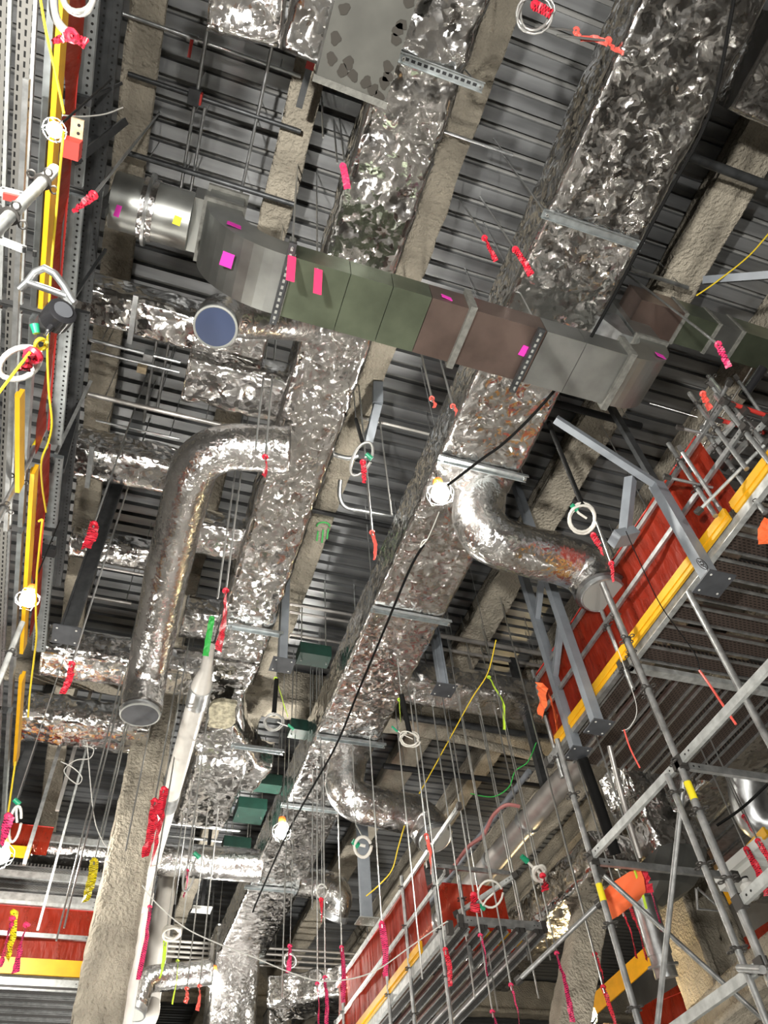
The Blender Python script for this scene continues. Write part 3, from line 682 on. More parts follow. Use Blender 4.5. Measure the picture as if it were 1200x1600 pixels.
wrap('wrapping', arcpath([Q(430, 1562, z=5.7), Q(560, 1540, z=5.7)], 0, .07), rrect(.9, .5, .08, .07), 'foil', tY, amp=.08, seed=58, tuft=.03)
tY = thing('foil_duct', 'crumpled foil-wrapped duct at the right edge above the scaffold pole', 'duct', Q(1150, 1130, z=6))
wrap('wrapping', arcpath([Q(1075, 1250, z=6.2), Q(1230, 1090, z=6.2)], 0, .05), rrect(.7, .5, .08, .05), 'foil_loose', tY, amp=.07, seed=59, tuft=.03)

# ================================================================== hangers, posts, rods
def rod_mesh(mb, p, q, r=0.007, n=6): return mb.tube([p, q], r, n)
def trapeze(label, pl, pr, z, mt='strut_steel', ext=0.0, slots=False, double=False, rodtop=ZD, wall=.042):
    a = Q(*pl, z=z); b = Q(*pr, z=z); y_ = (a.y + b.y) / 2; a.y = b.y = y_; a.x -= ext; b.x += ext
    t = thing('trapeze_hanger', label, 'hanger', ((a.x + b.x) / 2, y_, z))
    mb = MB(); h = wall
    mb.box((a.x, y_ - h, z - .045), (b.x, y_ - h + .006, z)); mb.box((a.x, y_ + h - .006, z - .045), (b.x, y_ + h, z)); mb.box((a.x, y_ - h + .006, z - .012), (b.x, y_ + h - .006, z - .004))
    mb.build('strut_channel', mt, t)
    if slots:
        x = a.x + .05
        while x < b.x - .05:
            s = MB(); s.box((x, y_ - .012, z - .0135), (x + .035, y_ + .012, z - .0115)); s.build('slot', 'black_steel', t); x += .055
    for x in (a.x + .035, b.x - .035):
        m_ = MB(); m_.tube([(x, y_, z - .06), (x, y_, rodtop)], .007, 6); r_ = m_.build('rod', 'rod_steel', t)
        m_ = MB(); m_.tube([(x, y_, z - .06), (x, y_, z - .046)], .017, 6); m_.build('nut', 'rod_steel', r_)
    return t
trapeze('galvanised strut hanger under the large foil duct above the cross duct', (846, 334), (1003, 381), ZA - .02, double=True)
trapeze('galvanised strut hanger under the large foil duct above the upper bulb', (686, 712), (822, 748), ZA - .02)
trapeze('bright strut hanger under the large foil duct below the upper branch', (581, 947), (703, 974), ZA - .02)
trapeze('strut hanger under the large foil duct above the lower branch', (496, 1148), (602, 1164), ZA - .02)
trapeze('strut hanger under the large foil duct beside the lower branch', (441, 1252), (530, 1270), ZA - .02)
trapeze('strut hanger under the large foil duct beside the left-going branch', (383, 1383), (476, 1393), ZA - .02)
trapeze('farthest strut hanger under the large foil duct above the lowest bulb', (335, 1494), (414, 1503), ZA - .02)
trapeze('slotted strut hanger under the left foil duct near the top', (626, 80), (752, 144), ZB - .03, slots=True)
trapeze('strut hanger under the left foil duct below the round elbow', (357, 976), (442, 990), ZB - .03)
trapeze('strut hanger under the end of the left foil duct by the looped strap', (362, 1162), (443, 1174), ZB - .25)
# slotted struts carrying the cross duct
for lb, p, q, zz in (('dark slotted strut at the left joint of the cross duct', (452, 378), (432, 508), ZX - .05), ('dark strut across the right half of the cross duct', (848, 515), (800, 612), ZX - .05)):
    a = Q(*p, z=zz); b = Q(*q, z=zz); xm = (a.x + b.x) / 2
    t = thing('strut_support', lb, 'hanger', (xm, a.y, zz))
    mb = MB(); mb.box((xm - .03, a.y, zz - .01), (xm + .03, b.y, zz + .035)); mb.build('strut_channel', 'dark_strut', t)
    y_ = a.y + .03
    while y_ < b.y - .03:
        s = MB(); s.box((xm - .01, y_, zz - .012), (xm + .01, y_ + .03, zz - .009)); s.build('slot', 'cap_grey', t); y_ += .055
    for y_ in (a.y + .03, b.y - .03):
        m_ = MB(); m_.tube([(xm, y_, zz - .03), (xm, y_, ZD)], .007, 6); m_.build('rod', 'rod_steel', t)

def plate_holes(t, c, w, d, z, n=4, mt='white_sheet'):
    for k in range(n):
        a = math.pi / 4 + k * 2 * math.pi / n
        p = Vector((c.x + w * .34 * math.copysign(1, math.cos(a)) if n == 4 else c.x + w * .36 * math.cos(a), c.y + d * .34 * math.copysign(1, math.sin(a)) if n == 4 else c.y + d * .36 * math.sin(a), z))
        m_ = MB(); m_.tube([p + Vector((0, 0, -.003)), p + Vector((0, 0, .002))], .011, 8); m_.build('bolt_hole', mt, t)
def post(label, px, py, z, w=.09, d=.09, pw=.26, pd=.26, ztop=ZD - .02, mt='grey_paint', pmt='plate_dark', name='hanger_post', shape='tube', n=4, lean=(0, 0)):
    c = Q(px, py, z=z)
    t = thing(name, label, 'post', (c.x, c.y, z))
    mb = MB(); top = Vector((c.x + lean[0], c.y + lean[1], ztop))
    if shape == 'tube': mb.bar((c.x, c.y, z + .015), top, w, d, up=(0, 1, 0))
    else:
        mb.bar((c.x - w / 2 + .01, c.y, z + .015), top + Vector((-w / 2 + .01, 0, 0)), .02, d, up=(0, 1, 0)); mb.bar((c.x + w / 2 - .01, c.y, z + .015), top + Vector((w / 2 - .01, 0, 0)), .02, d, up=(0, 1, 0)); mb.bar((c.x, c.y, z + .015), top, w - .04, .018, up=(0, 1, 0))
    mb.build('post', mt, t)
    mb = MB(); mb.box((c.x - pw / 2, c.y - pd / 2, z), (c.x + pw / 2, c.y + pd / 2, z + .015)); pl = mb.build('base_plate', pmt, t)
    plate_holes(pl, c, pw, pd, z, n)
    return t, c
post('grey hanging post with square black end plate beside the left foil duct', 441, 1040, 6.75, pw=.30, pd=.28, w=.11)
post('grey hanging post with black end plate right of the large foil duct', 694, 1079, 6.7, pw=.30, pd=.27, w=.13, shape='h')
post('grey hanging post with plate low in the middle of the picture', 573, 1440, 5.9, pw=.34, pd=.30, w=.20, pmt='cap_grey', mt='grey_paint', n=8)
post('long dark channel post with black plate at the left', 103, 993, 5.55, pw=.27, pd=.27, w=.16, mt='dark_strut', shape='h')
post('small hanging post with white drilled plate near the far bulb', 315, 1422, 6.6, pw=.34, pd=.26, w=.06, pmt='white_sheet', mt='black_steel', n=8)
# twin post with rungs
t1, ca = post('left leg of the grey twin hanging posts in front of the red netting', 903, 1178, 4.88, pw=.24, pd=.24, w=.11)
t2, cb = post('right leg of the grey twin hanging posts in front of the red netting', 936, 1137, 4.70, pw=.24, pd=.24, w=.11)
for f0, f1 in ((5.95, 6.25), (6.9, 7.2), (7.8, 8.1)):
    mb = MB(); mb.bar((ca.x, ca.y, f0), (cb.x, cb.y, f1), .07, .07); mb.build('rung', 'grey_paint', t1)
# bracket post with marking
t3, cc = post('pale grey bracket post with circled mark and plate over the right scaffold', 1116, 913, 4.72, pw=.28, pd=.28, w=.12, d=.11, ztop=6.2, mt='grey_paint')
ptop = Vector((cc.x, cc.y, 6.15))
mb = MB(); mb.bar(ptop + Vector((.05, 0, 0)), Q(868, 655, z=6.75), .07, .09); mb.build('arm', 'grey_paint', t3)
mb = MB(); mb.bar(ptop, (cc.x - .03, cc.y - .02, ZD - .02), .09, .05); mb.build('upper_post', 'dark_strut', t3)
mb = MB(); mb.bar(ptop + Vector((-.25, .05, .12)), ptop + Vector((-.42, .3, -.55)), .10, .09); mb.build('knee', 'grey_paint', t3)
mb = MB(); mb.bar(ptop + Vector((-.55, .32, -.62)), ptop + Vector((-.30, .30, -.50)), .16, .10); mb.build('knee_seat', 'grey_paint', t3)
def lettering(txt, parent, origin, xdir, up, size, mt='ink', name='lettering'):
    cu = bpy.data.curves.new('t', 'FONT'); cu.body = txt; cu.size = size; cu.align_x = 'CENTER'; cu.align_y = 'CENTER'; cu.extrude = .001
    ob = bpy.data.objects.new('t', cu); COL.objects.link(ob)
    bpy.context.view_layer.update()
    me = bpy.data.meshes.new_from_object(ob.evaluated_get(bpy.context.evaluated_depsgraph_get()))
    bpy.data.objects.remove(ob); me.materials.clear(); me.materials.append(MT[mt]); me.name = name
    x = Vector(xdir).normalized(); n = x.cross(Vector(up)).normalized(); u = n.cross(x)
    R = Matrix((x, u, n)).transposed()
    o0 = ORG[parent.name] if parent else Vector((0, 0, 0))
    for v in me.vertices: v.co = R @ v.co + Vector(origin) - o0
    o = bpy.data.objects.new(name, me); COL.objects.link(o); o.parent = parent; ORG[o.name] = o0
    return o
pm = Q(1097, 881, y=cc.y - .06)
lettering('A5', t3, pm, (0, 0, 1), (-1, 0, 0), .08)
mb = MB(); mb.tube([pm + Vector((math.cos(a) * .05, 0, math.sin(a) * .07)) for a in np.linspace(0, 2 * math.pi, 24, endpoint=False)], .003, 4, closed=True); mb.build('circle_mark', 'ink', t3)
# bent grey bracket near the strap loop in the middle
tb = thing('steel_bracket', 'pale grey bent steel bracket above the strap loop in the middle', 'bracket', Q(583, 660, z=8.3))
mb = MB(); mb.bar(Q(590, 600, z=8.6), Q(590, 632, z=8.35), .12, .14); mb.build('upper_piece', 'grey_paint', tb)
mb = MB(); mb.bar(Q(590, 632, z=8.35), Q(576, 690, z=8.1), .10, .08); mb.build('lower_piece', 'grey_paint', tb)
# short dark U frame low right of middle
tu = thing('hung_bracket', 'dark grey L-shaped steel bracket hanging beside the round grey pipe', 'bracket', Q(855, 1238, z=6.2))
a = Q(836, 1168, z=6.6); b = Q(855, 1238, z=5.95); c = Q(912, 1243, z=6.0)
mb = MB(); mb.bar((b.x, b.y, 8.4), b, .13, .10, up=(0, 1, 0)); mb.build('upright', 'dark_strut', tu)
mb = MB(); mb.bar(b + Vector((.0, 0, .05)), Vector((c.x, b.y, b.z + .05)), .10, .10); mb.build('sill', 'dark_strut', tu)

# ---- tape with printed lettering marks
def tape_mat(name, col):
    mt, nt, b = nodes(name); L = nt.links.new
    b.inputs['Roughness'].default_value = 0.4
    tc = nt.nodes.new('ShaderNodeTexCoord'); br = nt.nodes.new('ShaderNodeTexBrick')
    br.inputs['Color1'].default_value = (*[c * .12 for c in col], 1); br.inputs['Color2'].default_value = (*col, 1); br.inputs['Mortar'].default_value = (*col, 1)
    br.inputs['Scale'].default_value = 1.0; br.inputs['Brick Width'].default_value = 0.022; br.inputs['Row Height'].default_value = 0.33; br.inputs['Mortar Size'].default_value = 0.006; br.inputs['Bias'].default_value = -0.2
    L(tc.outputs['UV'], br.inputs['Vector']); L(br.outputs['Color'], b.inputs['Base Color'])
tape_mat('red_print', (0.82, 0.03, 0.06)); tape_mat('pink_print', (0.92, 0.055, 0.20)); tape_mat('yellow_print', (0.85, 0.70, 0.02))
_rib0 = ribbon
def tape(parent, pts, w, mt='red_print', seed=1, twist=1.0, n=12, name='warning_tape', tails=1):
    mb = MB(); L = 0; _rib0(mb, pts, w, seed, twist, n)
    s = 0; k = len(mb.V) // 6
    P0 = [Vector(p) for p in pts]; tot = sum((P0[i + 1] - P0[i]).length for i in range(len(P0) - 1))
    mb.UV = [(tot * (i // 6) / max(1, k - 1), (0.05, .5, .95, .95, .5, .05)[i % 6]) for i in range(len(mb.V))]
    o = mb.build(name, mt, parent, smooth=False, uv=True)
    # knot where it is tied
    m2 = MB(); p = P0[0]; m2.tube([p + Vector((math.cos(a) * .02, math.sin(a) * .02, .006 * math.sin(2 * a))) for a in np.linspace(0, 2 * math.pi, 9, endpoint=False)], w * .16 + .004, 6, closed=True)
    m2.build('knot', mt.replace('print', 'tape') if mt.replace('print', 'tape') in MT else mt, o)
    return o
def hrod(label, px, py, z=None, d=None, ztop=ZD, r=.010, mt='rod_steel', tp=None, group=None, name='hanger_rod', x=None, y=None, lean=(0, 0)):
    """rod hanging straight down from the deck to the pixel given; tp = (length, colour, width) ties tape to its foot"""
    c = Q(px, py, z=z, d=d, x=x, y=y)
    t = thing(name, label, 'rod', c, group)
    mb = MB(); mb.tube([c, c + Vector((lean[0] * .3, lean[1] * .3, (ztop - c.z) * .35)), Vector((c.x + lean[0], c.y + lean[1], ztop))], r, 6); mb.build('rod', mt, t)
    if tp:
        L, m_, w = tp; tape(t, [c + Vector((0, 0, .06)), c + Vector((.02, -.01, -L * .4)), c + Vector((.0, .0, -L))], w, m_, seed=int(px * 3 + py))
    return t
G_ = 'thin hanger rods from the deck'
def rods(table):
    for (lb, px, py, d, tp) in table: hrod(lb, px, py, d=d, tp=tp, group=G_)
R_, K_, S_ = 'red_print', 'pink_print', 'salmon_tape'
rods([
 ('thin rod ending at a pink tape left of the branch end low in the middle', 534, 1487, 10.5, (.62, K_, .06)),
 ('thin rod with long pink tape at the bottom edge right of the far bulb', 508, 1535, 9.5, (.60, K_, .05)),
 ('thin rod with pale pink tape at the bottom edge beside another rod', 496, 1545, 9.5, (.55, K_, .05)),
 ('bare thin rod at the bottom edge left of two taped rods', 488, 1420, 10.5, None),
 ('thin rod with broad pink tape over the red netting', 597, 1450, 9.5, (.55, K_, .08)),
 ('thin rod ending in a tied red ribbon bow over the low scaffold', 697, 1492, 8.6, (.32, R_, .06)),
 ('thin rod in front of the large foil duct ending in a pink dangling tape', 582, 838, 7.4, (.33, S_, .035)),
 ('plain thin rod left of the upper bulb in front of the deck', 612, 805, 8.4, None),
 ('left of two short rods with red ties above the large foil duct', 676, 628, 7.0, (.10, S_, .03)),
 ('right of two short rods with red ties above the large foil duct', 709, 640, 7.0, (.10, S_, .03)),
 ('thin rod with red tape left of the tufted duct', 414, 720, 7.0, (.24, R_, .05)),
 ('plain thin rod beside the taped rod left of the tufted duct', 399, 705, 7.1, None),
 ('thin rod with long red tape beside the funnel of the white pipe', 352, 930, 7.2, (.68, R_, .07)),
 ('plain thin rod left of the long red tape at the white pipe', 340, 935, 7.3, None),
 ('thin rod with a red pennant tape on the left below the black plate', 110, 1045, 7.0, (.28, R_, .06)),
 ('thin rod with yellow printed streamer before the lower left netting', 146, 1352, 9.0, (.42, 'yellow_print', .10)),
 ('rod with red tape beside the column edge by the white pipe', 255, 1240, 9.0, (.85, R_, .11)),
 ('rod with shorter red tape nearest the column edge', 241, 1258, 9.0, (.62, R_, .10)),
 ('rod with slim pink tape at the column below the foil branch', 233, 1425, 9.0, (.72, K_, .05)),
 ('rod with red tied tape over the left-going foil branch', 291, 1368, 9.2, (.26, K_, .05)),
 ('rod with lime tape left of the far bulb', 257, 1478, 11.0, (.42, 'lime_tape', .05)),
 ('rod with slim lime tape nearer the far bulb', 277, 1508, 11.0, (.50, 'lime_tape', .03)),
 ('rod with red tie just below the far bulb', 311, 1548, 10.5, (.24, S_, .06)),
 ('rod with small red tie left of the far bulb', 291, 1552, 10.5, (.12, S_, .06)),
 ('rod ending in salmon tape below the lower capped branch', 667, 1312, 9.4, (.42, S_, .05)),
 ('rod with red tape over the red netting at the lower right of middle', 752, 1470, 8.6, (.36, K_, .05)),
 ('rod with red tape at the bottom edge right of the low scaffold', 800, 1548, 8.4, (.5, K_, .05)),
 ('rod with red tape in front of the leaning brace', 872, 1498, 8.6, (.62, K_, .06)),
 ('rod with dark red tape right of the leaning brace', 932, 1500, 8.2, (.30, R_, .05)),
 ('rod with long red tape right of the leaning brace', 945, 1552, 7.8, (.5, R_, .05)),
 ('rod with red tape below the orange cloth', 985, 1420, 8.0, (.5, R_, .06)),
 ('rod with dark red tape left under the orange cloth', 975, 1432, 8.3, (.42, R_, .04)),
 ('rod with crimson tape right of the bright scaffold pole', 1166, 1283, 9.0, (.42, R_, .06)),
 ('rod with crimson tape hanging over white packages', 1170, 1335, 8.0, (.42, R_, .07)),
 ('rod with crimson tape at the right edge over white packages', 1188, 1322, 8.0, (.30, R_, .06)),
 ('rod with pink tape right of the orange cloth', 1005, 1368, 7.5, (.52, K_, .06)),
 ('thin rod at the bottom edge in front of the low scaffold deck', 771, 1590, 8.4, (.1, K_, .05)),
 ('rod with red tape left of the black plate near the foil side duct', 145, 825, 7.5, (.30, R_, .10)),
 ('plain rod in front of the lowest left foil duct', 196, 1330, 9.2, None),
 ('plain rod right of the lowest bulb', 440, 1560, 10.2, None),
 ('plain rod over the red netting left of the ribbon bow', 660, 1530, 8.8, None),
 ('plain rod over the dark decks right of the ribbon bow', 742, 1560, 8.6, None),
 ('plain rod left of the leaning brace', 842, 1560, 8.6, None),
 ('plain rod over the gold-lit foil duct', 860, 1500, 9.0, None),
 ('plain rod between the round grey pipe and the low scaffold', 778, 1580, 9.0, None),
 ('plain rod crossing the round grey pipe', 826, 1500, 9.2, None),
 ('plain rod at the left in front of the lower left netting', 100, 1450, 7.8, None),
 ('second plain rod in front of the lower left netting', 88, 1470, 7.8, None),
 ('plain rod right of the lower left netting beside the column', 160, 1310, 9.2, None),
])
# rods carrying the cross duct from above, with tags
for lb, px, py, tp in (('left of two suspension rods with a pink tag at the duct panels tinted with a green reflection', 455, 405, (.17, 'pink_tape', .04)), ('right of two suspension rods with a pink tag at the duct panels tinted with a green reflection', 496, 425, (.17, 'pink_tape', .05))):
    t = hrod(lb, px, py, z=6.15, r=.008)
    c = Q(px, py, z=6.15); mb = MB(); mb.tube([c + Vector((0, 0, -.01)), c + Vector((0, 0, .06))], .014, 8); mb.build('coupler', 'cap_grey', t)
    mb = MB(); a = Vector((.034, 0, 0)); mb.slab([c + a * -1 + Vector((0, -.03, -.02)), c + a + Vector((0, -.03, -.02)), c + a * 1.1 + Vector((.01, .06, -.30)), c - a * .9 + Vector((.01, .06, -.30))], (0, -1, 0), .004); mb.build('tag', 'pink_tape', t)

# ================================================================== scaffolds
def standard(label, x, y, z0, z1, r=.024, mt='scaffold_tube', rings=None, stickers=(), group='scaffold standards'):
    t = thing('scaffold_standard', label, 'scaffold pole', (x, y, z0), group)
    mb = MB(); mb.tube([(x, y, z0), (x, y, z1)], r, 12); mb.build('tube', mt, t)
    zz = rings if rings is not None else [z0 + .2 + .5 * k for k in range(int((z1 - z0 - .2) / .5) + 1)]
    for z in zz:
        if z0 < z < z1:
            m_ = MB()
            m_.tube([(x, y, z - .006), (x, y, z + .006)], r + .012, 12)
            for k in range(4):
                a = k * math.pi / 2 + .4
                m_.tube([(x + math.cos(a) * (r + .028) + .018 * math.cos(b), y + math.sin(a) * (r + .028) + .018 * math.sin(b), z) for b in np.linspace(0, 2 * math.pi, 8, endpoint=False)], .005, 5, closed=True)
            m_.build('rosette', 'coupler_dark', t)
    for z in stickers:
        m_ = MB(); m_.tube([(x, y, z), (x, y, z + .13)], r + .0015, 12); m_.build('sticker', 'yellow_tag', t, label='yellow printed sticker')
    return t
def ledger(label, p, q, w=.03, h=.055, mt='scaffold_white', name='scaffold_ledger', holes=True, tube=False, up=(0, 0, 1), cat='scaffold bar', coup=True):
    p = Vector(p); q = Vector(q); t = thing(name, label, cat, p)
    mb = MB(); d = (q - p).normalized()
    if tube: mb.tube([p, q], w, 12)
    else: mb.bar(p, q, w, h, up=up)
    mb.build('tube' if tube else 'bar', mt, t)
    if coup:
        for e, s in ((p, 1), (q, -1)):
            m_ = MB(); m_.bar(e - d * s * .02, e + d * s * .05, w + .02, (h if not tube else w * 2) + .02, up=up); m_.build('wedge_head', 'coupler_dark', t)
    if holes and not tube:
        for e, s in ((p, 1), (q, -1)):
            for k in range(2):
                c = e + d * s * (.10 + .045 * k); sd = d.cross(Vector(up)).normalized()
                m_ = MB(); m_.tube([c - sd * (w / 2 + .001), c + sd * (w / 2 + .001)], .008, 8); m_.build('hole', 'ink', t)
    return t
def plank(mb, x0, x1, y0, y1, z, along='y', th=.05):
    """steel plank seen from below: perforated sheet between two folded edges"""
    b = len(mb.V); mb.box((x0, y0, z), (x1, y1, z + th))
    for i in range(8):
        v = mb.V[b + i]; mb.UV[b + i] = (v.y, v.x) if along == 'y' else (v.x, v.y)
    return mb
def platform(label, x0, x1, y0, y1, z, along, n, mt='plank_rust', rail='scaffold_tube', gap=.05, kind='plank'):
    t = thing('scaffold_platform', label, 'scaffold platform', ((x0 + x1) / 2, (y0 + y1) / 2, z))
    W_ = (x1 - x0) if along == 'y' else (y1 - y0); s = W_ / n
    for k in range(n):
        a = k * s + gap / 2; b = (k + 1) * s - gap / 2; mb = MB()
        if along == 'y': plank(mb, x0 + a, x0 + b, y0, y1, z, 'y')
        else: plank(mb, x0, x1, y0 + a, y0 + b, z, 'x')
        o = mb.build('plank', mt, t, uv=True)
        mb = MB()
        for e in (a, b):
            if along == 'y': mb.box((x0 + e - .012, y0, z - .022), (x0 + e + .012, y1, z + .0))
            else: mb.box((x0, y0 + e - .012, z - .022), (x1, y0 + e + .012, z + .0))
        mb.build('folded_edge', rail, o)
    return t
def toeboard(label, p, q, h=.15, th=.03, z0=None):
    p = Vector(p); q = Vector(q); t = thing('toe_board', label, 'toe board', p); d = (q - p).normalized()
    mb = MB(); u = Vector((0, 0, 1)); s = d.cross(u).normalized()
    mb.bar(p + u * h * .5, q + u * h * .5, th, h); mb.build('board', 'yellow_paint', t)
    mb = MB(); mb.bar(p + u * (h * .5) - s * (th * .5 + .006), q + u * (h * .5) - s * (th * .5 + .006), .012, h * .35); mb.build('rib', 'yellow_paint', t)
    return t
def netting(label, p, q, z0, z1, seed=0, sag=.05, bow=None, off=0):
    p = Vector(p); q = Vector(q); L = (q - p).length; n = max(8, int(L / .10)); k = max(6, int((z1 - z0) / .10))
    d = (q - p).normalized(); nn = Vector((d.y, -d.x, 0))
    V = np.array([[tuple(p.lerp(q, i / n) + Vector((0, 0, z0 - p.z + (z1 - z0) * j / k))) for j in range(k + 1)] for i in range(n + 1)])
    w = sag * (vn(V * np.array([2.2, 2.2, 1.2]), seed) - .5) * 2 + sag * .4 * (vn(V * 6, seed + 2) - .5)
    V[..., 0] += w * nn.x; V[..., 1] += w * nn.y
    mb = MB(); mb.grid(V); V2 = V.copy(); V2[..., 0] += nn.x * .003; V2[..., 1] += nn.y * .003; mb.grid(V2, flip=True); mb.sm = True
    t = thing('debris_netting', label, 'netting', (p + q) / 2)
    mb.build('net_sheet', 'netting', t, smooth=True)
    for zz in (z1,):
        m_ = MB(); a = Vector(p); b = Vector(q); a.z = b.z = zz; m_.tube([a, b], .008, 6); m_.build('hem_cord', 'red_paint', t)
    return t

# ---- right tower
TX, TY0, TY1 = 3.6, 3.73, 5.03
standard('bright scaffold pole with yellow sticker nearest on the right', TX, TY0, FLOOR, 4.75, rings=[-.9, -.4, .1, .6, 1.1, 1.65, 2.15, 2.6, 2.97, 3.6, 4.1], stickers=(2.68,))
standard('second scaffold pole tight beside the bright right one', TX - .02, TY0 + .13, FLOOR, 2.95, rings=[.3, .8, 1.3, 1.8, 2.3, 2.8], r=.021)
standard('third thin scaffold pole behind the bright right one', TX + .06, TY0 + .08, FLOOR, 2.9, rings=[.5, 1.2], r=.017, mt='scaffold_white')
standard('scaffold pole with yellow sticker left of the orange cloth', TX, TY1, FLOOR, 4.05, rings=[-.6, -.1, .4, .9, 1.4, 1.9, 2.45, 2.97, 3.5], stickers=(2.62,))
ZL = 2.96
ledger('long galvanised bar rising to the right edge from the nearest pole', (TX, TY0, ZL), (TX, TY0 - 1.5, ZL), h=.06)
ledger('galvanised bar between the two right scaffold poles', (TX, TY1, ZL), (TX, TY0, ZL), h=.06)
ledger('grey cross bar behind the orange cloth', (TX, TY1, ZL - .03), (TX + 1.35, TY1, ZL - .03), mt='scaffold_tube')
ledger('grey cross bar at the right edge above the nearest pole', (TX, TY0, ZL - .02), (TX + 1.35, TY0, ZL - .02), mt='scaffold_tube')
ledger('galvanised bar in the bottom right corner', (TX, TY1, 1.67), (TX, TY0, 1.67), h=.06)
ledger('galvanised bar at the right edge beyond the nearest pole', (TX, TY0, 2.0), (TX + .06, TY0 - 1.3, 2.1), h=.06, mt='scaffold_white')
ledger('thin diagonal scaffold brace between the two right poles', (TX + .03, TY0 + .02, 2.9), (TX + .03, TY1, 1.6), w=.019, tube=True, mt='scaffold_tube', name='scaffold_brace')
ledger('diagonal scaffold brace going down right from the sticker pole', (TX + .03, TY1, 2.86), (TX + 1.45, TY1 + .05, 1.55), w=.019, tube=True, mt='scaffold_tube', name='scaffold_brace')
standard('thick grey scaffold upright right of the bright pole', 4.55, TY0 + .02, FLOOR, 4.9, r=.03, rings=[])
ledger('horizontal stub tube at the lower right edge', Q(1155, 1513, d=4.4), Q(1192, 1515, d=4.2), w=.022, tube=True, mt='scaffold_tube', name='stub_tube', coup=False)
ledger('long grey tube sloping across the leaning brace', Q(809, 1533, d=7.2), Q(938, 1410, d=7.0), w=.022, tube=True, mt='scaffold_tube', name='stub_tube', coup=True)
standard('dark scaffold pole rising in front of the red netting', Q(982, 1013, x=4.45).x, Q(982, 1013, x=4.45).y, 4.0, 5.9, rings=[4.4, 4.9, 5.4], mt='coupler_dark', r=.022)
# ---- right upper platform
PX = 4.70; PZ = 5.2
ye = Q(1000, 1040, z=PZ).y
platform('perforated scaffold platform seen from below at the right, nearest bay', PX + .12, 7.4, 2.2, ye - .05, PZ, 'x', 9, gap=.11)
platform('perforated scaffold platform seen from below at the right, farther bay', PX + .05, 7.0, ye + .05, ye + 1.75, PZ, 'y', 7, gap=.11)
ledger('grey channel beam under the near edge of the right platform', (PX + .06, 2.2, PZ - .03), (PX + .06, ye, PZ - .03), w=.06, h=.09, mt='scaffold_white', name='edge_beam')
ledger('grey channel beam under the farther right platform bay', (PX, ye, PZ - .03), (PX, ye + 1.8, PZ - .03), w=.06, h=.09, mt='scaffold_tube', name='edge_beam')
ledger('perforated cross channel between the two right platform bays', (PX, ye, PZ - .05), (7.0, ye, PZ - .05), w=.09, h=.07, mt='scaffold_white', name='edge_beam')
toeboard('long yellow toe board on the right scaffold beside red netting', (PX - .02, 3.05, PZ - .02), (PX - .02, ye + 1.5, PZ - .02))
toeboard('short yellow toe board at the right above the plate', (PX + .03, 2.3, PZ + .02), (PX + .03, 3.0, PZ + .02))
netting('red debris netting hung on the right scaffold above its yellow board', (PX + .04, 2.9, PZ), (PX + .04, ye + 1.6, PZ), PZ + .1, PZ + 1.15, seed=3)
ledger('upper guard rail of the right scaffold netting', (PX - .02, 2.4, PZ + 1.0), (PX - .02, ye + 1.6, PZ + 1.0), mt='scaffold_tube', name='guard_rail')
ledger('middle guard rail crossing the right scaffold netting', (PX - .02, 2.4, PZ + .55), (PX - .02, ye + 1.6, PZ + .55), mt='scaffold_tube', name='guard_rail')
for i, y_ in enumerate((2.45, ye, ye + 1.6)):
    standard(['netting post nearest on the right scaffold', 'netting post in the middle of the right scaffold', 'netting post at the far end of the right scaffold'][i], PX, y_, PZ - .35, PZ + 1.2, rings=[PZ - .1, PZ + .5, PZ + 1.0])
tt = thing('orange_tarp', 'bright orange cloth bunched at the far end of the red netting', 'cloth', Q(850, 1100, z=5.4))
mb = MB(); ribbon(mb, [Q(846, 1068, z=5.6), Q(848, 1095, z=5.5), Q(846, 1120, z=5.4)], .16, 5, .6, 10); mb.build('fold', 'orange_cloth', tt)
mb = MB(); ribbon(mb, [Q(858, 1085, z=5.55), Q(866, 1110, z=5.45), Q(872, 1138, z=5.35)], .14, 6, .5, 10); mb.build('fold', 'orange_cloth', tt)
# ---- upper right frame tower
g_ = Q(1145, 715, d=7.2); bx, by = g_.x, g_.y
for i, (px, py, d0, za, zb_) in enumerate(((1104, 650, 7.6, 5.4, 6.75), (1150, 640, 7.6, 5.6, 7.0), (1165, 760, 7.0, 5.0, 6.4), (1075, 740, 7.6, 5.3, 6.5), (1195, 700, 7.2, 5.4, 6.8))):
    c = Q(px, py, d=d0)
    standard(['frame pole nearest the galvanised elbow', 'frame pole at the top of the upper right frame', 'long frame pole low in the upper right frame', 'frame pole over the red netting corner', 'frame pole at the right picture edge'][i], c.x, c.y, za, zb_, rings=[c.z - .25, c.z + .2, c.z + .62], group='upper right frame poles')
for i, (p, q, d0) in enumerate((((1140, 595), (1008, 830), 7.6), ((1165, 640), (1080, 735), 7.4), ((1200, 655), (1130, 730), 7.3), ((1200, 725), (1085, 850), 7.1), ((1120, 655), (1200, 678), 7.5), ((1140, 630), (1200, 650), 7.4), ((1175, 575), (1060, 760), 7.9))):
    z_ = Q(*p, d=d0).z
    a, b = Q(*p, z=z_), Q(*q, z=z_)
    ledger(['long dark scaffold tube with red tip right of the elbow', 'flat frame bar in the upper right frame', 'short flat frame bar at the right edge', 'pale flat frame bar low at the right edge', 'red-brown tube crossing to the right edge', 'second red-brown tube crossing to the right edge', 'thin white cord-like bar through the upper right frame'][i], a, b,
           w=.022 if i in (0, 4, 5) else (.008 if i == 6 else .03), h=.055, tube=i in (0, 4, 5, 6), mt=['scaffold_tube', 'scaffold_white', 'scaffold_white', 'scaffold_white', 'red_paint', 'red_paint', 'rod_steel'][i], coup=i != 6, name='frame_bar')
t_ = thing('warning_tape', 'orange-red tape flag on the upper right frame', 'tape', Q(1104, 628, d=7.6))
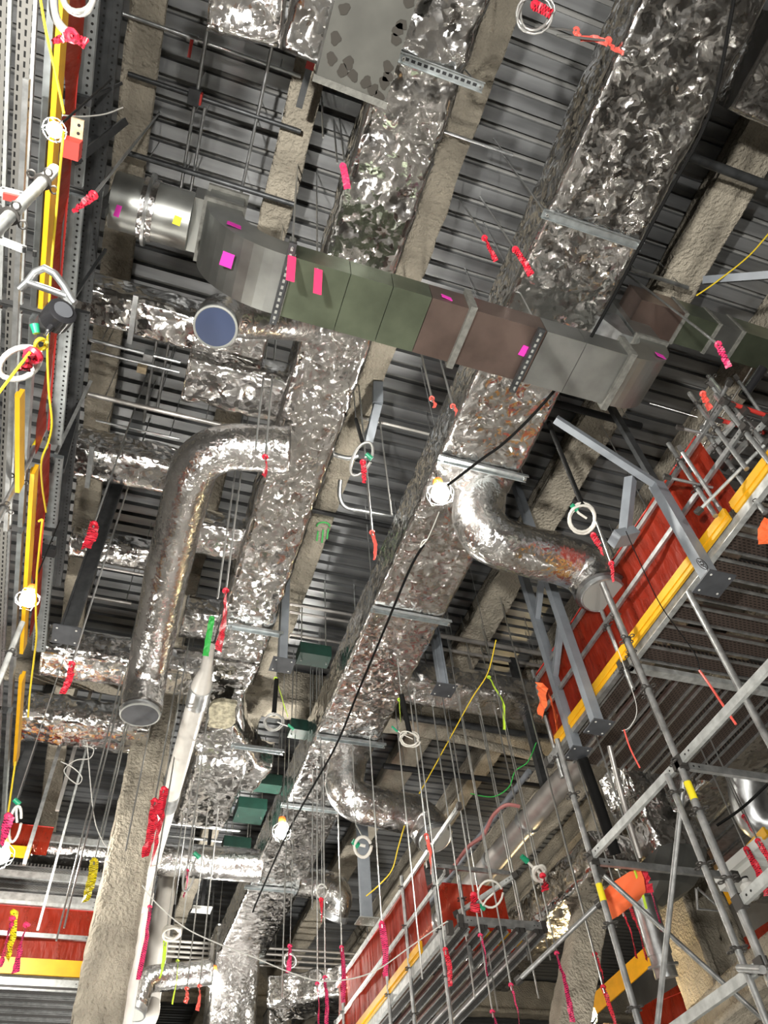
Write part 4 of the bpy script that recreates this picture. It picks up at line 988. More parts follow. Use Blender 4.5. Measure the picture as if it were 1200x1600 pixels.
tape(t_, [Q(1098, 615, d=7.6), Q(1104, 630, d=7.6), Q(1110, 640, d=7.6)], .07, 'salmon_tape', 3, name='flag')

# ---- left scaffold (a run of bays along the left, its underside seen from below)
LZ = 5.0; LX = -1.17
def yb_(px, py, z=LZ): return Q(px, py, z=z).y
def strip(name, label, cat, x0, x1, y0, y1, z, h, mt, uv='y', holes=None, group=None):
    t = thing(name, label, cat, ((x0 + x1) / 2, (y0 + y1) / 2, z), group)
    mb = MB(); plank(mb, x0, x1, y0, y1, z, uv, h); mb.build('body', mt, t, uv=True)
    return t
# planks with slotted undersides
bays = [(-4.5, 2.62), (2.70, 4.55), (4.62, 6.9), (7.0, 9.6)]
blab = ['nearest bay of the left scaffold platform at the top left', 'second bay of the left scaffold platform', 'third bay of the left scaffold platform beside the lit bulb', 'fourth bay of the left scaffold platform']
for i, (a, b) in enumerate(bays):
    t = thing('scaffold_platform', 'perforated ' + blab[i], 'scaffold platform', (LX - .3, (a + b) / 2, LZ))
    for k, (u0, u1, m_) in enumerate(((.065, .155, 'plank'), (.19, .30, 'plank_rust'), (.33, .56, 'plank_rust'), (.60, .83, 'plank_rust'))):
        mb = MB(); plank(mb, LX - u1 - .05, LX - u0 - .05, a, b, LZ, 'y', .05); o = mb.build('plank', 'plank' if i == 0 and k < 2 else m_, t, uv=True)
        mb = MB(); mb.box((LX - u0 - .055, a, LZ - .03), (LX - u0 - .035, b, LZ)); mb.build('folded_edge', 'scaffold_white' if i < 2 else 'scaffold_tube', o)
    mb = MB(); mb.box((LX - .052, a, LZ - .03), (LX - .015, b, LZ + .05)); mb.build('edge_channel', 'strut_steel', t)
toeboard('long yellow toe board at the top left of the picture', (LX + .01, -4.5, LZ - .02), (LX + .01, 2.62, LZ - .02), h=.14)
toeboard('short yellow toe board at the left edge beside a grey tube', (Q(27, 622, z=4.6).x, yb_(27, 622, 4.6), 4.6), (Q(27, 770, z=4.6).x, yb_(27, 770, 4.6), 4.6), h=.12)
toeboard('yellow toe board lit by the bulb on the left scaffold', (LX + .03, 4.0, LZ - .02), (LX + .04, 6.1, LZ - .02), h=.13)
toeboard('lower yellow toe board near the left edge below the lit bulb', (LX + .05, 6.5, LZ - .02), (LX + .05, 7.9, LZ - .02), h=.13)
netting('red debris netting at the top left beside the yellow board', (LX + .03, -4.5, LZ), (LX + .03, 2.7, LZ), LZ + .12, LZ + .42, seed=8, sag=.07)
netting('red debris netting panel in the second bay of the left scaffold', (LX + .02, 2.78, LZ), (LX + .02, 3.9, LZ), LZ + .1, LZ + .45, seed=9, sag=.06)
netting('red debris netting beside the lit bulb on the left', (LX + .05, 4.0, LZ), (LX + .05, 6.0, LZ), LZ + .1, LZ + .4, seed=10, sag=.06)
netting('dark red netting behind the lower yellow board on the left', (LX - .25, 5.9, LZ), (LX - .25, 8.0, LZ), LZ - .55, LZ + .3, seed=11, sag=.06)
# perforated square rails (holes are real discs)
def perf(label, xz, ys, z, w=.13, mt='strut_steel', dark=False, hole=.009):
    x = xz * z
    t = thing('perforated_rail', label, 'rail', (x, ys[0], z))
    mb = MB(); mb.box((x - w / 2, ys[0], z), (x + w / 2, ys[1], z + .05)); mb.box((x - .012, ys[0], z - .008), (x + .012, ys[1], z)); body = mb.build('rail', mt, t)
    y_ = ys[0] + .02; hm = MB()
    hm.tube([(0, 0, -.002), (0, 0, .002)], hole, 8); me = _mesh('hole', hm.V, hm.F, ['ink'])
    n = 0
    while y_ < ys[1] - .02 and n < 140:
        for s in (-1, 1):
            o = bpy.data.objects.new('hole', me); COL.objects.link(o); o.parent = body; o.location = Vector((x + s * w * .3, y_, z)) - ORG[t.name]; n += 1
        y_ += .045
    return t
perf('bright perforated rail beside the red netting at the top left', -.206, (.2, 2.05), 5.8)
perf('perforated rail continuing behind the black reel on the left', -.203, (2.1, 4.25), 5.75, mt='strut_steel')
perf('perforated rail beside the lit left bulb', -.199, (4.35, 5.15), 5.7)
perf('lower perforated rail right of the lit left bulb', -.198, (5.3, 6.9), 5.7)
for i, (a, b) in enumerate(((.1, 3.2), (3.3, 6.6))):
    perf(['dark perforated rail next to the deck at the top left', 'dark perforated rail left of the foil side ducts'][i], -.182, (a, b), 6.4, w=.14, mt='dark_strut', hole=.008)
for i, (px, py, z, w, h) in enumerate(((72, 733, 5.6, .10, .06), (64, 862, 5.55, .24, .10), (105, 150, 5.7, .30, .05))):
    c = Q(px, py, z=z); mb = MB(); mb.box((c.x - w / 2, c.y - h / 2, z), (c.x + w / 2, c.y + h / 2, z + .06))
    mb.build('rail_joint', 'black_steel', None, ['small black joint block on the left perforated rail', 'wide black joint block above the lit left bulb', 'black cross bar over the red netting at the top left'][i], 'joint block')
# bracket arms reaching right from the rails
for i, (p, q, w) in enumerate((((118, 252), (195, 190), .05), ((112, 470), (165, 390), .025), ((75, 735), (142, 595), .03), ((95, 735), (120, 640), .06), ((100, 250), (165, 205), .04), ((108, 170), (190, 130), .02))):
    a, b = Q(*p, z=5.75), Q(*q, z=6.6); mb = MB(); mb.bar(a, b, w, w * .8)
    mb.build('bracket_arm', ['dark_strut', 'dark_strut', 'scaffold_tube', 'dark_strut', 'dark_strut', 'dark_strut'][i], None, ['broad dark bracket arm reaching to the deck beam at the top left', 'thin dark stay behind the silver fork', 'thin grey stay above the small black joint block', 'dark knee brace above the small black joint block', 'dark bracket arm beside the red end box', 'slim dark stay at the top left above the bulb'][i], 'bracket')
# red box and tan plate by the top bulb
c = Q(110, 235, z=4.9); mb = MB(); mb.box((c.x - .045, c.y - .05, c.z), (c.x + .045, c.y + .05, c.z + .09)); mb.build('end_box', 'red_paint', None, 'red end box below the topmost bulb', 'box')
c = Q(120, 202, z=5.0); mb = MB(); mb.box((c.x - .035, c.y - .055, c.z), (c.x + .035, c.y + .055, c.z + .02)); tt = mb.build('anchor_plate', 'tan_plate', None, 'tan steel plate with two holes right of the topmost bulb', 'plate')
for k in (-.025, .02):
    m_ = MB(); m_.tube([(c.x + .01, c.y + k, c.z - .002), (c.x + .01, c.y + k, c.z + .001)], .01, 6); m_.build('bolt_hole', 'ink', tt)
# vertical tubes
def vpole(label, p, x, z0, z1, **k):
    c = Q(*p, x=x); return standard(label, c.x, c.y, z0, z1, **k)
cL = Q(40, 312, x=-.92)
standard('white scaffold tube with dark couplers crossing the yellow board at the left', cL.x, cL.y, 2.0, 4.05, r=.027, mt='scaffold_white', rings=[cL.z - .22, cL.z + .27], group='left scaffold tubes')
cL2 = Q(45, 400, x=-.80)
standard('greasy scaffold tube with couplers above the silver fork', cL2.x, cL2.y, 1.6, 2.72, r=.022, rings=[cL2.z - .18, cL2.z - .05, cL2.z + .08], group='left scaffold tubes')
vpole('grey scaffold tube with yellow label left of the black reel', (36, 735), -1.19, 2.6, 5.6, rings=[3.6, 4.45, 4.8], stickers=(5.22,), group='left scaffold tubes')
vpole('grey scaffold tube below the lit bulb at the left edge', (28, 990), -1.12, 2.6, 4.9, rings=[3.2, 4.0, 4.55], mt='scaffold_white', group='left scaffold tubes')
vpole('grey scaffold tube at the left edge above the looped strap', (14, 1200), -1.2, 2.4, 4.6, rings=[3.0, 4.2], group='left scaffold tubes')
ledger('red-tipped galvanised bar at the left edge', Q(0, 298, d=3.6), Q(38, 308, d=3.6), h=.05, mt='scaffold_white', name='stub_bar', coup=False)
c = Q(24, 310, d=3.55); mb = MB(); mb.bar(c - Vector((.05, 0, .01)), c + Vector((.06, .0, .01)), .03, .02); mb.build('red_bar_end', 'red_paint', None, 'red painted bar end at the left edge', 'bar end')
ledger('galvanised flat bar with holes left of the greasy tube', Q(0, 375, d=3.0), Q(38, 390, d=3.0), w=.02, h=.03, name='stub_bar', coup=False)
ledger('thin grey rail along the left platform edge', (Q(20, 600, z=4.75).x, 1.2, 4.75), (Q(20, 600, z=4.75).x, 4.4, 4.75), w=.03, h=.04, mt='scaffold_tube', name='edge_rail', coup=False)
# silver fork bracket
tf = thing('fork_bracket', 'curved silver fork bracket pointing right on the left scaffold', 'bracket', Q(45, 440, d=2.6))
mb = MB(); mb.tube([Q(x, y, d=3.05) for x, y in ((30, 452), (45, 438), (55, 425), (70, 419), (86, 428), (100, 447), (112, 468), (117, 474))], .015, 10); mb.build('upper_arm', 'galvanised', tf)
mb = MB(); mb.tube([Q(x, y, d=3.05) for x, y in ((45, 442), (75, 452), (105, 463))], .014, 10); mb.build('lower_arm', 'galvanised', tf)
mb = MB(); mb.bar(Q(104, 464, d=3.05), Q(110, 478, d=3.05), .02, .02); mb.build('tip', 'galvanised', tf)
# black self-retracting reel
c = Q(91, 494, d=2.7); f_ = Vector(ray(91, 494)).normalized()
tr = thing('lifeline_reel', 'glossy black retractable lifeline reel on the left scaffold', 'reel', c)
r_ax = (Vector((W[0, 0], W[1, 0], W[2, 0])) * .45 + Vector((W[0, 1], W[1, 1], W[2, 1])) * -.55 - f_ * .7).normalized()
mb = MB(); mb.tube([c - r_ax * .04, c - r_ax * .034, c + r_ax * .034, c + r_ax * .04], [.035, .05, .05, .035], 24); mb.build('housing', 'reel_black', tr)
mb = MB(); mb.tube([c + r_ax * .04, c + r_ax * .043], .032, 20); mb.build('cover_plate', 'plate_dark', tr)
mb = MB(); mb.tube([Q(82, 508, d=2.68), Q(74, 518, d=2.66)], [.012, .008], 10); mb.build('neck', 'reel_black', tr)
mb = MB(); mb.tube([Q(75, 516, d=2.66), Q(70, 524, d=2.65)], .006, 8); mb.build('swivel', 'galvanised', tr)
c = Q(56, 513, d=2.6); mb = MB(); mb.tube([Q(54, 507, d=2.6), Q(57, 521, d=2.6)], [.016, .012], 12); mb.build('plastic_cap', 'green_plastic', None, 'green plastic cap beside the black reel', 'cap')

# ================================================================== ropes, cables, straps
def pxpath(pts): return [Q(p[0], p[1], d=p[2]) for p in pts]
def smooth(pts, n=6):
    P = [Vector(p) for p in pts]; out = []
    for i in range(len(P) - 1):
        p0 = P[max(i - 1, 0)]; p1 = P[i]; p2 = P[i + 1]; p3 = P[min(i + 2, len(P) - 1)]
        for k in range(n):
            t = k / n
            out.append(.5 * ((2 * p1) + (p2 - p0) * t + (2 * p0 - 5 * p1 + 4 * p2 - p3) * t * t + (3 * p1 - p0 - 3 * p2 + p3) * t ** 3))
    out.append(P[-1]); return out
def cord(name, label, pts, r, mt, cat='cable', parent=None, n=6, sides=6):
    mb = MB(); mb.tube(smooth(pxpath(pts), n), r, sides); return mb.build(name, mt, parent, label, cat)
cord('cable', 'black cable hanging along the right side of the large foil duct', [(1150, -40, 5.6), (1143, 20, 5.7), (1108, 180, 6.0), (1040, 310, 6.4), (1000, 385, 6.6), (955, 470, 6.9), (900, 565, 7.2), (845, 635, 7.5), (790, 690, 7.7), (752, 718, 7.8), (700, 758, 8.0)], .015, 'cable_black')
cord('cable', 'black cable slanting down over the large foil duct below the upper bulb', [(663, 850, 8.4), (640, 890, 8.6), (600, 985, 9.2), (560, 1080, 9.9), (525, 1165, 10.5), (480, 1245, 11.0), (445, 1310, 11.6), (405, 1400, 12.5), (395, 1425, 12.8)], .014, 'cable_black')
cord('cable', 'thin white cord from the upper bulb to a cable loop', [(686, 800, 8.0), (678, 820, 8.1), (668, 842, 8.2), (663, 848, 8.2), (657, 855, 8.2), (660, 846, 8.2), (668, 843, 8.2)], .006, 'rope_white')
cord('rope', 'yellow cord hanging past the topmost bulb at the left', [(60, -20, 3.3), (72, 50, 3.3), (88, 120, 3.3), (100, 178, 3.3)], .006, 'rope_yellow', 'rope')
cord('rope', 'long yellow cord running down beside the red netting on the left', [(99, 205, 3.4), (96, 240, 3.4), (88, 330, 3.6), (80, 420, 3.7), (77, 475, 3.8), (74, 545, 4.0), (76, 610, 4.1), (81, 660, 4.2), (76, 690, 4.3), (65, 720, 4.4), (66, 760, 4.6), (72, 800, 4.8)], .006, 'rope_yellow', 'rope')
cord('rope', 'yellow cord hanging beside the lit left bulb', [(60, 815, 4.9), (66, 812, 4.9), (65, 822, 4.9), (60, 870, 5.0), (57, 905, 5.1), (56, 960, 5.2), (57, 995, 5.3), (53, 1030, 5.5), (47, 1080, 5.7), (44, 1120, 6.0)], .007, 'rope_yellow', 'rope')
cord('rope', 'tan rope leaving the knotted bundle toward the left edge', [(62, 530, 2.6), (45, 553, 2.55), (20, 585, 2.5), (-10, 625, 2.45)], .005, 'rope_yellow', 'rope')
cord('rope', 'yellow cord at the left edge above the looped strap', [(24, 1190, 8.0), (14, 1260, 8.0), (10, 1285, 8.0)], .010, 'rope_yellow', 'rope')
cord('rope', 'yellow cord over the right duct end at the upper right edge', [(1205, 360, 8.0), (1170, 400, 8.0), (1120, 440, 8.0), (1088, 462, 8.0)], .008, 'rope_yellow', 'rope')
cord('rope', 'thin yellow rope falling right of the black plate in the middle', [(775, 1000, 10.5), (762, 1052, 10.6), (738, 1090, 10.8), (705, 1150, 11.0), (672, 1210, 11.2), (655, 1240, 11.3)], .008, 'rope_yellow', 'rope')
cord('rope', 'yellow rope crossing rods below the lower capped branch', [(632, 1290, 10.6), (622, 1325, 10.6), (612, 1360, 10.8), (590, 1385, 11.0), (572, 1400, 11.0)], .009, 'rope_yellow', 'rope')
cord('cable', 'white line sagging across the lower middle of the picture', [(222, 1383, 8.8), (245, 1412, 8.8), (290, 1450, 8.8), (345, 1476, 8.9), (395, 1495, 9.0), (450, 1518, 9.0), (495, 1532, 9.0), (545, 1530, 9.0), (590, 1515, 8.9), (640, 1480, 8.8), (690, 1445, 8.6), (700, 1440, 8.6)], .007, 'rope_white')
cord('hose', 'pinkish hose curving past the round grey pipe', [(812, 1260, 10.4), (790, 1258, 10.4), (770, 1275, 10.4), (755, 1305, 10.4), (730, 1325, 10.4), (700, 1365, 10.4), (665, 1390, 10.2), (650, 1400, 10.2)], .026, 'hose_pink', 'hose')
cord('conduit', 'bent silver conduit right of the tufted duct behind the strap loop', [(515, 708, 9.6), (545, 716, 9.6), (560, 712, 9.6)], .03, 'galvanised', 'conduit', sides=10)
cord('conduit', 'silver conduit elbow running right below the strap loop', [(532, 750, 10.2), (531, 775, 10.2), (540, 792, 10.2), (565, 798, 10.2), (620, 808, 10.3), (660, 818, 10.4)], .03, 'galvanised', 'conduit', sides=10)
cord('cable', 'green wire curving at the lower right of the middle', [(838, 1160, 10.5), (825, 1190, 10.5), (805, 1205, 10.5), (795, 1230, 10.5), (770, 1245, 10.5), (735, 1240, 10.5)], .008, 'green_tape')
cord('cable', 'orange tape line falling across the right platform', [(1093, 1048, 6.2), (1110, 1072, 6.0), (1135, 1110, 5.8), (1150, 1132, 5.7)], .010, 'salmon_tape', 'tape')
cord('cable', 'thin orange line below the right platform', [(975, 1140, 7.0), (985, 1170, 6.9), (1000, 1200, 6.8)], .008, 'salmon_tape', 'tape')
cord('cable', 'thin grey wire looping below the twin posts', [(960, 1000, 7.4), (985, 1070, 7.2), (995, 1110, 7.2), (985, 1135, 7.2), (972, 1142, 7.2)], .004, 'rope_white')
cord('cable', 'thin dark wire falling in front of the red netting', [(978, 830, 7.0), (1005, 890, 6.8), (1035, 950, 6.6), (1085, 1020, 6.4), (1093, 1048, 6.3)], .005, 'cable_black')
cord('cable', 'thin white wire wound through the lower left rods', [(130, 1165, 8.8), (146, 1170, 8.8), (140, 1185, 8.8), (118, 1188, 8.8), (100, 1205, 8.8), (120, 1225, 8.8), (128, 1215, 8.8), (115, 1200, 8.8), (95, 1190, 8.8)], .006, 'rope_white')
cord('cable', 'loose wire crossing two rods left of the column', [(136, 1160, 8.9), (146, 1270, 8.9), (158, 1310, 8.9), (168, 1325, 8.9)], .006, 'rope_white')

# strap and hose loops with ties
def loop(label, c, rx, ry, d, r, mt, cap=None, tie=None, turns=2, name='sling_loop', ang=0, hang=None, seed=1, ztie=None):
    cx, cy = c; g = random.Random(seed)
    t = thing(name, label, 'sling', Q(cx, cy, d=d))
    mb = MB(); pts = []
    for k in range(turns * 18):
        a = k / 18 * 2 * math.pi; u_ = k / 18; s = 1 - .07 * u_ + .05 * math.sin(a * 2 + seed); a2_ = ang + .55 * math.sin(1.9 * u_ + seed)
        x = rx * s * math.cos(a); y = ry * (1 - .22 * (0.5 - 0.5 * math.cos(math.pi * u_))) * math.sin(a); ca, sa = math.cos(a2_ if turns > 1 else ang), math.sin(a2_ if turns > 1 else ang)
        pts.append(Q(cx + x * ca - y * sa, cy + x * sa + y * ca, d=d + .03 * math.sin(a + k * .05) + .012 * (k // 18)))
    mb.tube(pts, r, 8); mb.build('loop', mt, t)
    if cap:
        x, y, m_ = cap; mb = MB(); mb.tube([Q(x - 5, y - 4, d=d), Q(x + 4, y + 4, d=d)], [r * 1.6, r * 1.9], 10); mb.build('end_cap', m_, t)
        mb = MB(); mb.tube([Q(x, y, d=d), Q((x + cx) / 2, (y + cy) / 2, d=d), Q(cx + rx * .3, cy, d=d)], r * .9, 8); mb.build('strap_end', mt, t)
    if tie:
        (x0, y0), (x1, y1), w, m_ = tie; tape(t, [Q(x0, y0, d=d - .03), Q((x0 + x1) / 2 + 1, (y0 + y1) / 2, d=d - .04), Q(x1, y1, d=d - .03)], w, m_, seed=seed)
    if hang:
        x, y, dd, m_, rr = hang; c0 = Q(x, y, d=dd); mb = MB(); mb.tube([Q(cx, cy - ry * .8, d=d), c0], rr, 8); mb.build('stay', m_, t)
        mb = MB(); mb.tube([c0, (c0.x, c0.y, ZD)], .006, 6); mb.build('hanging_rod', 'rod_steel', t)
    elif ztie:
        c0 = Q(cx, cy - ry * .9, d=d); mb = MB(); mb.tube([c0, (c0.x, c0.y, ztie)], .005, 6); mb.build('hanging_rod', 'rod_steel', t)
    return t
loop('grey hose loop at the top left edge with red tie', (122, -8), 26, 32, 3.4, .012, 'hose_grey', tie=((112, 55), (135, 70), .05, 'red_print'), turns=2, seed=3)
cord('hose', 'grey hose bending down to the red tie at the top left', [(84, -20, 3.4), (85, 20, 3.4), (96, 42, 3.4), (113, 56, 3.4)], .02, 'hose_grey', 'hose', sides=8)
tq = thing('warning_tape', 'red tape bow tied under the grey hose at the top left', 'tape', Q(98, 60, d=3.35)); tape(tq, [Q(114, 57, d=3.35), Q(98, 58, d=3.35), Q(83, 68, d=3.35)], .04, 'red_print', 8, name='bow')
loop('white strap coil with orange band at the top right of the middle', (835, 20), 30, 34, 6.0, .009, 'hose_grey', turns=4, tie=((835, 8), (862, 22), .07, 'red_print'), ang=.6, seed=5, ztie=ZD)
loop('silver sling loop with green ball right of the tufted duct', (566, 715), 14, 32, 7.2, .013, 'hose_grey', cap=(577, 713, 'green_plastic'), tie=((567, 722), (569, 755), .05, 'red_print'), turns=1, ang=.5, hang=(556, 655, 8.8, 'cable_black', .02), seed=7)
loop('white sling loop on a black rod right of the upper branch', (910, 810), 22, 25, 7.6, .014, 'hose_white', turns=3, cap=(898, 793, 'green_plastic'), tie=((927, 836), (943, 868), .06, 'red_print'), hang=(857, 660, 8.6, 'cable_black', .025), seed=9)
loop('grey strap coil with green end in front of the left duct end', (428, 1128), 17, 14, 9.6, .010, 'hose_grey', turns=4, cap=(455, 1136, 'green_plastic'), hang=(432, 1062, 10.2, 'cable_black', .03), seed=11)
loop('loose wire coil with green end right of the large duct', (640, 1155), 17, 12, 10.0, .008, 'hose_white', turns=4, cap=(617, 1139, 'green_plastic'), hang=(627, 1085, 10.2, 'cable_black', .035), seed=13)
loop('white rope loop below the lower capped branch', (567, 1322), 13, 18, 10.4, .022, 'hose_white', cap=(556, 1318, 'green_plastic'), turns=1, hang=(556, 1288, 10.6, 'rod_steel', .01), seed=15)
loop('small white rope coil left of the far bulb', (268, 1458), 16, 10, 10.0, .018, 'hose_white', turns=2, hang=(273, 1415, 10.4, 'cable_black', .02), seed=17)
loop('white strap loop with green cap over the left-going foil branch', (295, 1368), 8, 26, 9.0, .014, 'hose_grey', cap=(308, 1336, 'green_plastic'), turns=1, ang=.25, seed=19, ztie=ZD)
loop('wire loop with green end over the red netting', (766, 1395), 19, 24, 8.4, .012, 'hose_white', cap=(753, 1417, 'green_plastic'), tie=((740, 1398), (742, 1425), .10, 'red_print'), turns=1, seed=21, ztie=ZD)
loop('white hooked strap with red tie over the dark background', (842, 1365), 9, 14, 8.6, .018, 'hose_white', cap=(820, 1342, 'green_plastic'), tie=((848, 1368), (852, 1392), .10, 'red_print'), turns=2, seed=23, ztie=ZD)
loop('white strap loop with green cap at the lower left edge', (24, 1285), 9, 32, 6.5, .012, 'hose_white', cap=(27, 1253, 'green_plastic'), tie=((14, 1275), (2, 1318), .09, 'pink_print'), turns=1, ang=.2, seed=25, ztie=ZD)
loop('grey hose loop at the left edge with red tag', (30, 566), 34, 26, 2.6, .010, 'hose_white', tie=((52, 556), (36, 580), .06, 'red_print'), turns=1, ang=-.5, seed=27)
loop('knotted yellow rope bundle under the black reel', (64, 538), 10, 9, 2.6, .006, 'rope_yellow', turns=4, seed=29)
loop('tangled wire with pink tape above the lower foil end', (453, 1500), 10, 12, 9.6, .014, 'hose_grey', tie=((453, 1478), (450, 1520), .06, 'pink_print'), turns=2, seed=31, ztie=ZD)
loop('thin wire ring with dark red tape at the far branch end', (503, 1392), 8, 13, 9.8, .010, 'rope_white', tie=((502, 1405), (502, 1440), .06, 'red_print'), turns=1, seed=33, ztie=ZD)
# taped stays
def stay(label, p, q, da, db, r=.009, mt='rod_steel', tp=None, name='stay_rod'):
    a, b = Q(*p, d=da), Q(*q, d=db); t = thing(name, label, 'rod', b); mb = MB(); mb.tube([a, b], r, 8); mb.build('rod', mt, t)
    if tp: tape(t, [b] + [Q(x, y, d=db) for x, y in tp[0]], tp[1], tp[2], seed=int(p[0]))
stay('slanting stay rod with red sleeve at the upper left', (262, 160), (146, 305), 8.8, 5.0, tp=([(132, 318), (114, 332)], .055, 'red_print'), r=.012)
stay('slanting stay with red tape between the two long ducts', (712, 300), (757, 372), 9.3, 7.2, tp=([(765, 388), (775, 408)], .05, 'red_print'))
stay('slanting stay with red tape at the edge of the large duct', (742, 295), (805, 390), 9.3, 6.8, tp=([(818, 408), (830, 430)], .06, 'red_print'))
stay('long stay with pink tape ending over the bare right duct', (980, 428), (1122, 538), 8.6, 6.4, r=.012, tp=([(1130, 555), (1139, 574)], .055, 'pink_print'))
stay('upper of two thin stays from the white strap coil', (836, 41), (900, 48), 6.1, 6.2, tp=([(905, 60), (930, 60), (950, 68)], .05, 'salmon_tape'))
stay('lower of two thin stays with red tape over the large duct', (870, 55), (950, 64), 6.1, 6.2, tp=([(960, 78), (975, 80)], .06, 'salmon_tape'))
stay('white stay with red tie at the capped end of the upper branch', (932, 815), (955, 880), 7.6, 7.2, r=.011, tp=([(957, 895), (958, 910)], .04, 'red_print'))
stay('thin stay from the elbow toward the upper right frame', (1015, 630), (1090, 652), 7.6, 7.5, r=.006)
t_ = thing('warning_tape', 'pink tag on the left side of the tufted duct near the top', 'tape', Q(540, 278, z=7.2)); tape(t_, [Q(536, 260, z=7.1), Q(540, 278, z=7.1), Q(543, 295, z=7.1)], .06, 'pink_tape', 4, twist=.2, name='tag')
t_ = thing('warning_tape', 'green tape strip on the funnel of the white pipe', 'tape', Q(325, 1000, d=9.2)); tape(t_, [Q(331, 966, d=9.2), Q(326, 995, d=9.2), Q(321, 1025, d=9.2)], .07, 'green_tape', 4, twist=.2, name='strip')
for i, (p, q, d) in enumerate((((786, 1058), (788, 1140), 10.5), ((431, 1060), (450, 1120), 10.2), ((624, 1093), (626, 1128), 10.3))):
    t_ = thing('marker_ribbon', ['lime ribbon hanging right of the black plate in the middle', 'lime ribbon beside the grey strap coil', 'short lime ribbon beside the loose wire coil'][i], 'ribbon', Q(*p, d=d)); tape(t_, [Q(p[0] if i != 0 else 764, p[1], d=d), Q((p[0] + q[0]) / 2, (p[1] + q[1]) / 2, d=d), Q(*q, d=d)], .035, 'lime_tape', 4 + i, twist=.3, name='strip')

# ================================================================== pipes and conduits under the deck
def pipe(label, p, q, r, mt='galvanised', z=None, name='conduit', cat='conduit', n=10, bands=None, extra=None):
    a = Vector(p); b = Vector(q); t = thing(name, label, cat, a.lerp(b, .5)); mb = MB(); mb.tube([a, b], r, n); mb.build('pipe', mt, t)
    if a.z > 7 and r < .07:
        for f in (.12, .88):
            c = a.lerp(b, f); m_ = MB(); m_.tube([c, (c.x, c.y, ZD)], .006, 6); m_.build('clamp_rod', 'rod_steel', t)
    for f in (bands or ()):
        m_ = MB(); c = a.lerp(b, f); d = (b - a).normalized(); m_.tube([c - d * .04, c + d * .04], r * 1.15, n); m_.build('coupling', 'galvanised', t)
    return t
def xpipe(label, pa, pb, z, r=.02, mt='galvanised', **k):
    a = Q(*pa, z=z); b = Q(*pb, z=z); y_ = (a.y + b.y) / 2; return pipe(label, (a.x, y_, z), (b.x, y_, z), r, mt, **k)
def ypipe(label, pa, pb, z, r=.02, mt='galvanised', **k):
    a = Q(*pa, z=z); b = Q(*pb, z=z); x_ = (a.x + b.x) / 2; return pipe(label, (x_, a.y, z), (x_, b.y, z), r, mt, **k)
tp_ = xpipe('thin water pipe with red valve handle near the top left', (185, 18), (470, 120), 8.55, .02, bands=(.3, .38, .46))
c = Q(300, 62, z=8.5); mb = MB(); mb.tube([(c.x - .05, c.y, 8.55), (c.x + .05, c.y, 8.55)], .04, 10); v_ = mb.build('valve', 'galvanised', tp_)
mb = MB(); mb.bar((c.x, c.y, 8.5), Q(295, 90, z=8.45), .03, .012); mb.build('handle', 'red_paint', v_)
xs_ = xpipe('slotted conduit strut crossing at the upper left with a junction', (200, 116), (470, 205), 8.5, .025, 'dark_strut')
c = Q(304, 152, z=8.45); mb = MB(); mb.box((c.x - .06, c.y - .07, 8.42), (c.x + .05, c.y + .07, 8.56)); mb.build('junction', 'dark_strut', xs_)
mb = MB(); mb.box((c.x + .05, c.y - .05, 8.42), (c.x + .07, c.y + .05, 8.52)); mb.build('junction_cover', 'red_paint', xs_)
ypipe('left of two thin conduits running along the deck at the upper left', (300, 165), (286, 295), 8.5, .016)
ypipe('right of two thin conduits running along the deck at the upper left', (313, 165), (305, 300), 8.5, .016)
ypipe('single conduit rising to the top edge at the upper left', (333, -20), (310, 145), 8.5, .018)
ypipe('conduit with yellow label right of the valve at the top', (428, 60), (400, 190), 8.5, .018)
ypipe('conduit crossing the dark strut right of the junction', (398, 190), (378, 305), 8.5, .016)
xpipe('dark strut above the bare round duct', (198, 247), (462, 312), 8.4, .028, 'dark_strut')
xpipe('thin bright conduit at the pale beam near the top', (686, 200), (800, 245), 8.5, .016)
xpipe('thin white conduit crossing under the deck right of the tufted duct', (560, 655), (690, 680), 8.5, .018, 'white_pvc')
xpipe('black pipe with pink ties below the strap loop', (480, 795), (640, 830), 8.45, .035, 'black_steel', name='pipe', cat='pipe')
for k, y_ in enumerate((945, 957, 992)):
    xpipe(['upper of three pale pipes right of the left duct end', 'middle of three pale pipes right of the left duct end', 'lowest of three pale pipes right of the left duct end'][k], (452, y_), (570, y_ + 18), 8.4, .025, 'pipe_grey')
for k, (y_, m_) in enumerate(((140, 'galvanised'), (136, 'galvanised'))):
    pass
xpipe('upper thin pipe with clamps under the left foil duct', (140, 531), (282, 566), 7.9, .02, 'galvanised', bands=(.55,))
xpipe('lower thin pipe with clamps under the left foil duct', (143, 548), (280, 582), 7.9, .016, 'galvanised')
xpipe('brownish thin pipe crossing below the squared foil duct', (138, 615), (345, 665), 7.9, .03, 'pipe_grey', name='pipe', cat='pipe')
xpipe('pair of dark thin pipes above the banded foil duct', (150, 655), (280, 688), 8.2, .014, 'galvanised')
ypipe('left upright-looking conduit below the squared foil duct', (243, 530), (226, 660), 8.3, .018)
ypipe('right upright-looking conduit below the squared foil duct', (262, 530), (248, 640), 8.3, .018)
xpipe('thin pipe with yellow label at the left behind the long post', (130, 928), (205, 945), 8.0, .025, 'pipe_grey')
xpipe('thin pipe with yellow valve behind the long post', (150, 885), (225, 898), 8.0, .02, 'pipe_grey')
xpipe('dark beam-like pipe right of the large duct below the black plate', (635, 1113), (850, 1158), 7.9, .06, 'dark_strut', name='pipe', cat='pipe')
xpipe('black pipe crossing low right of the large duct', (600, 1195), (860, 1232), 7.8, .05, 'black_steel', name='pipe', cat='pipe')
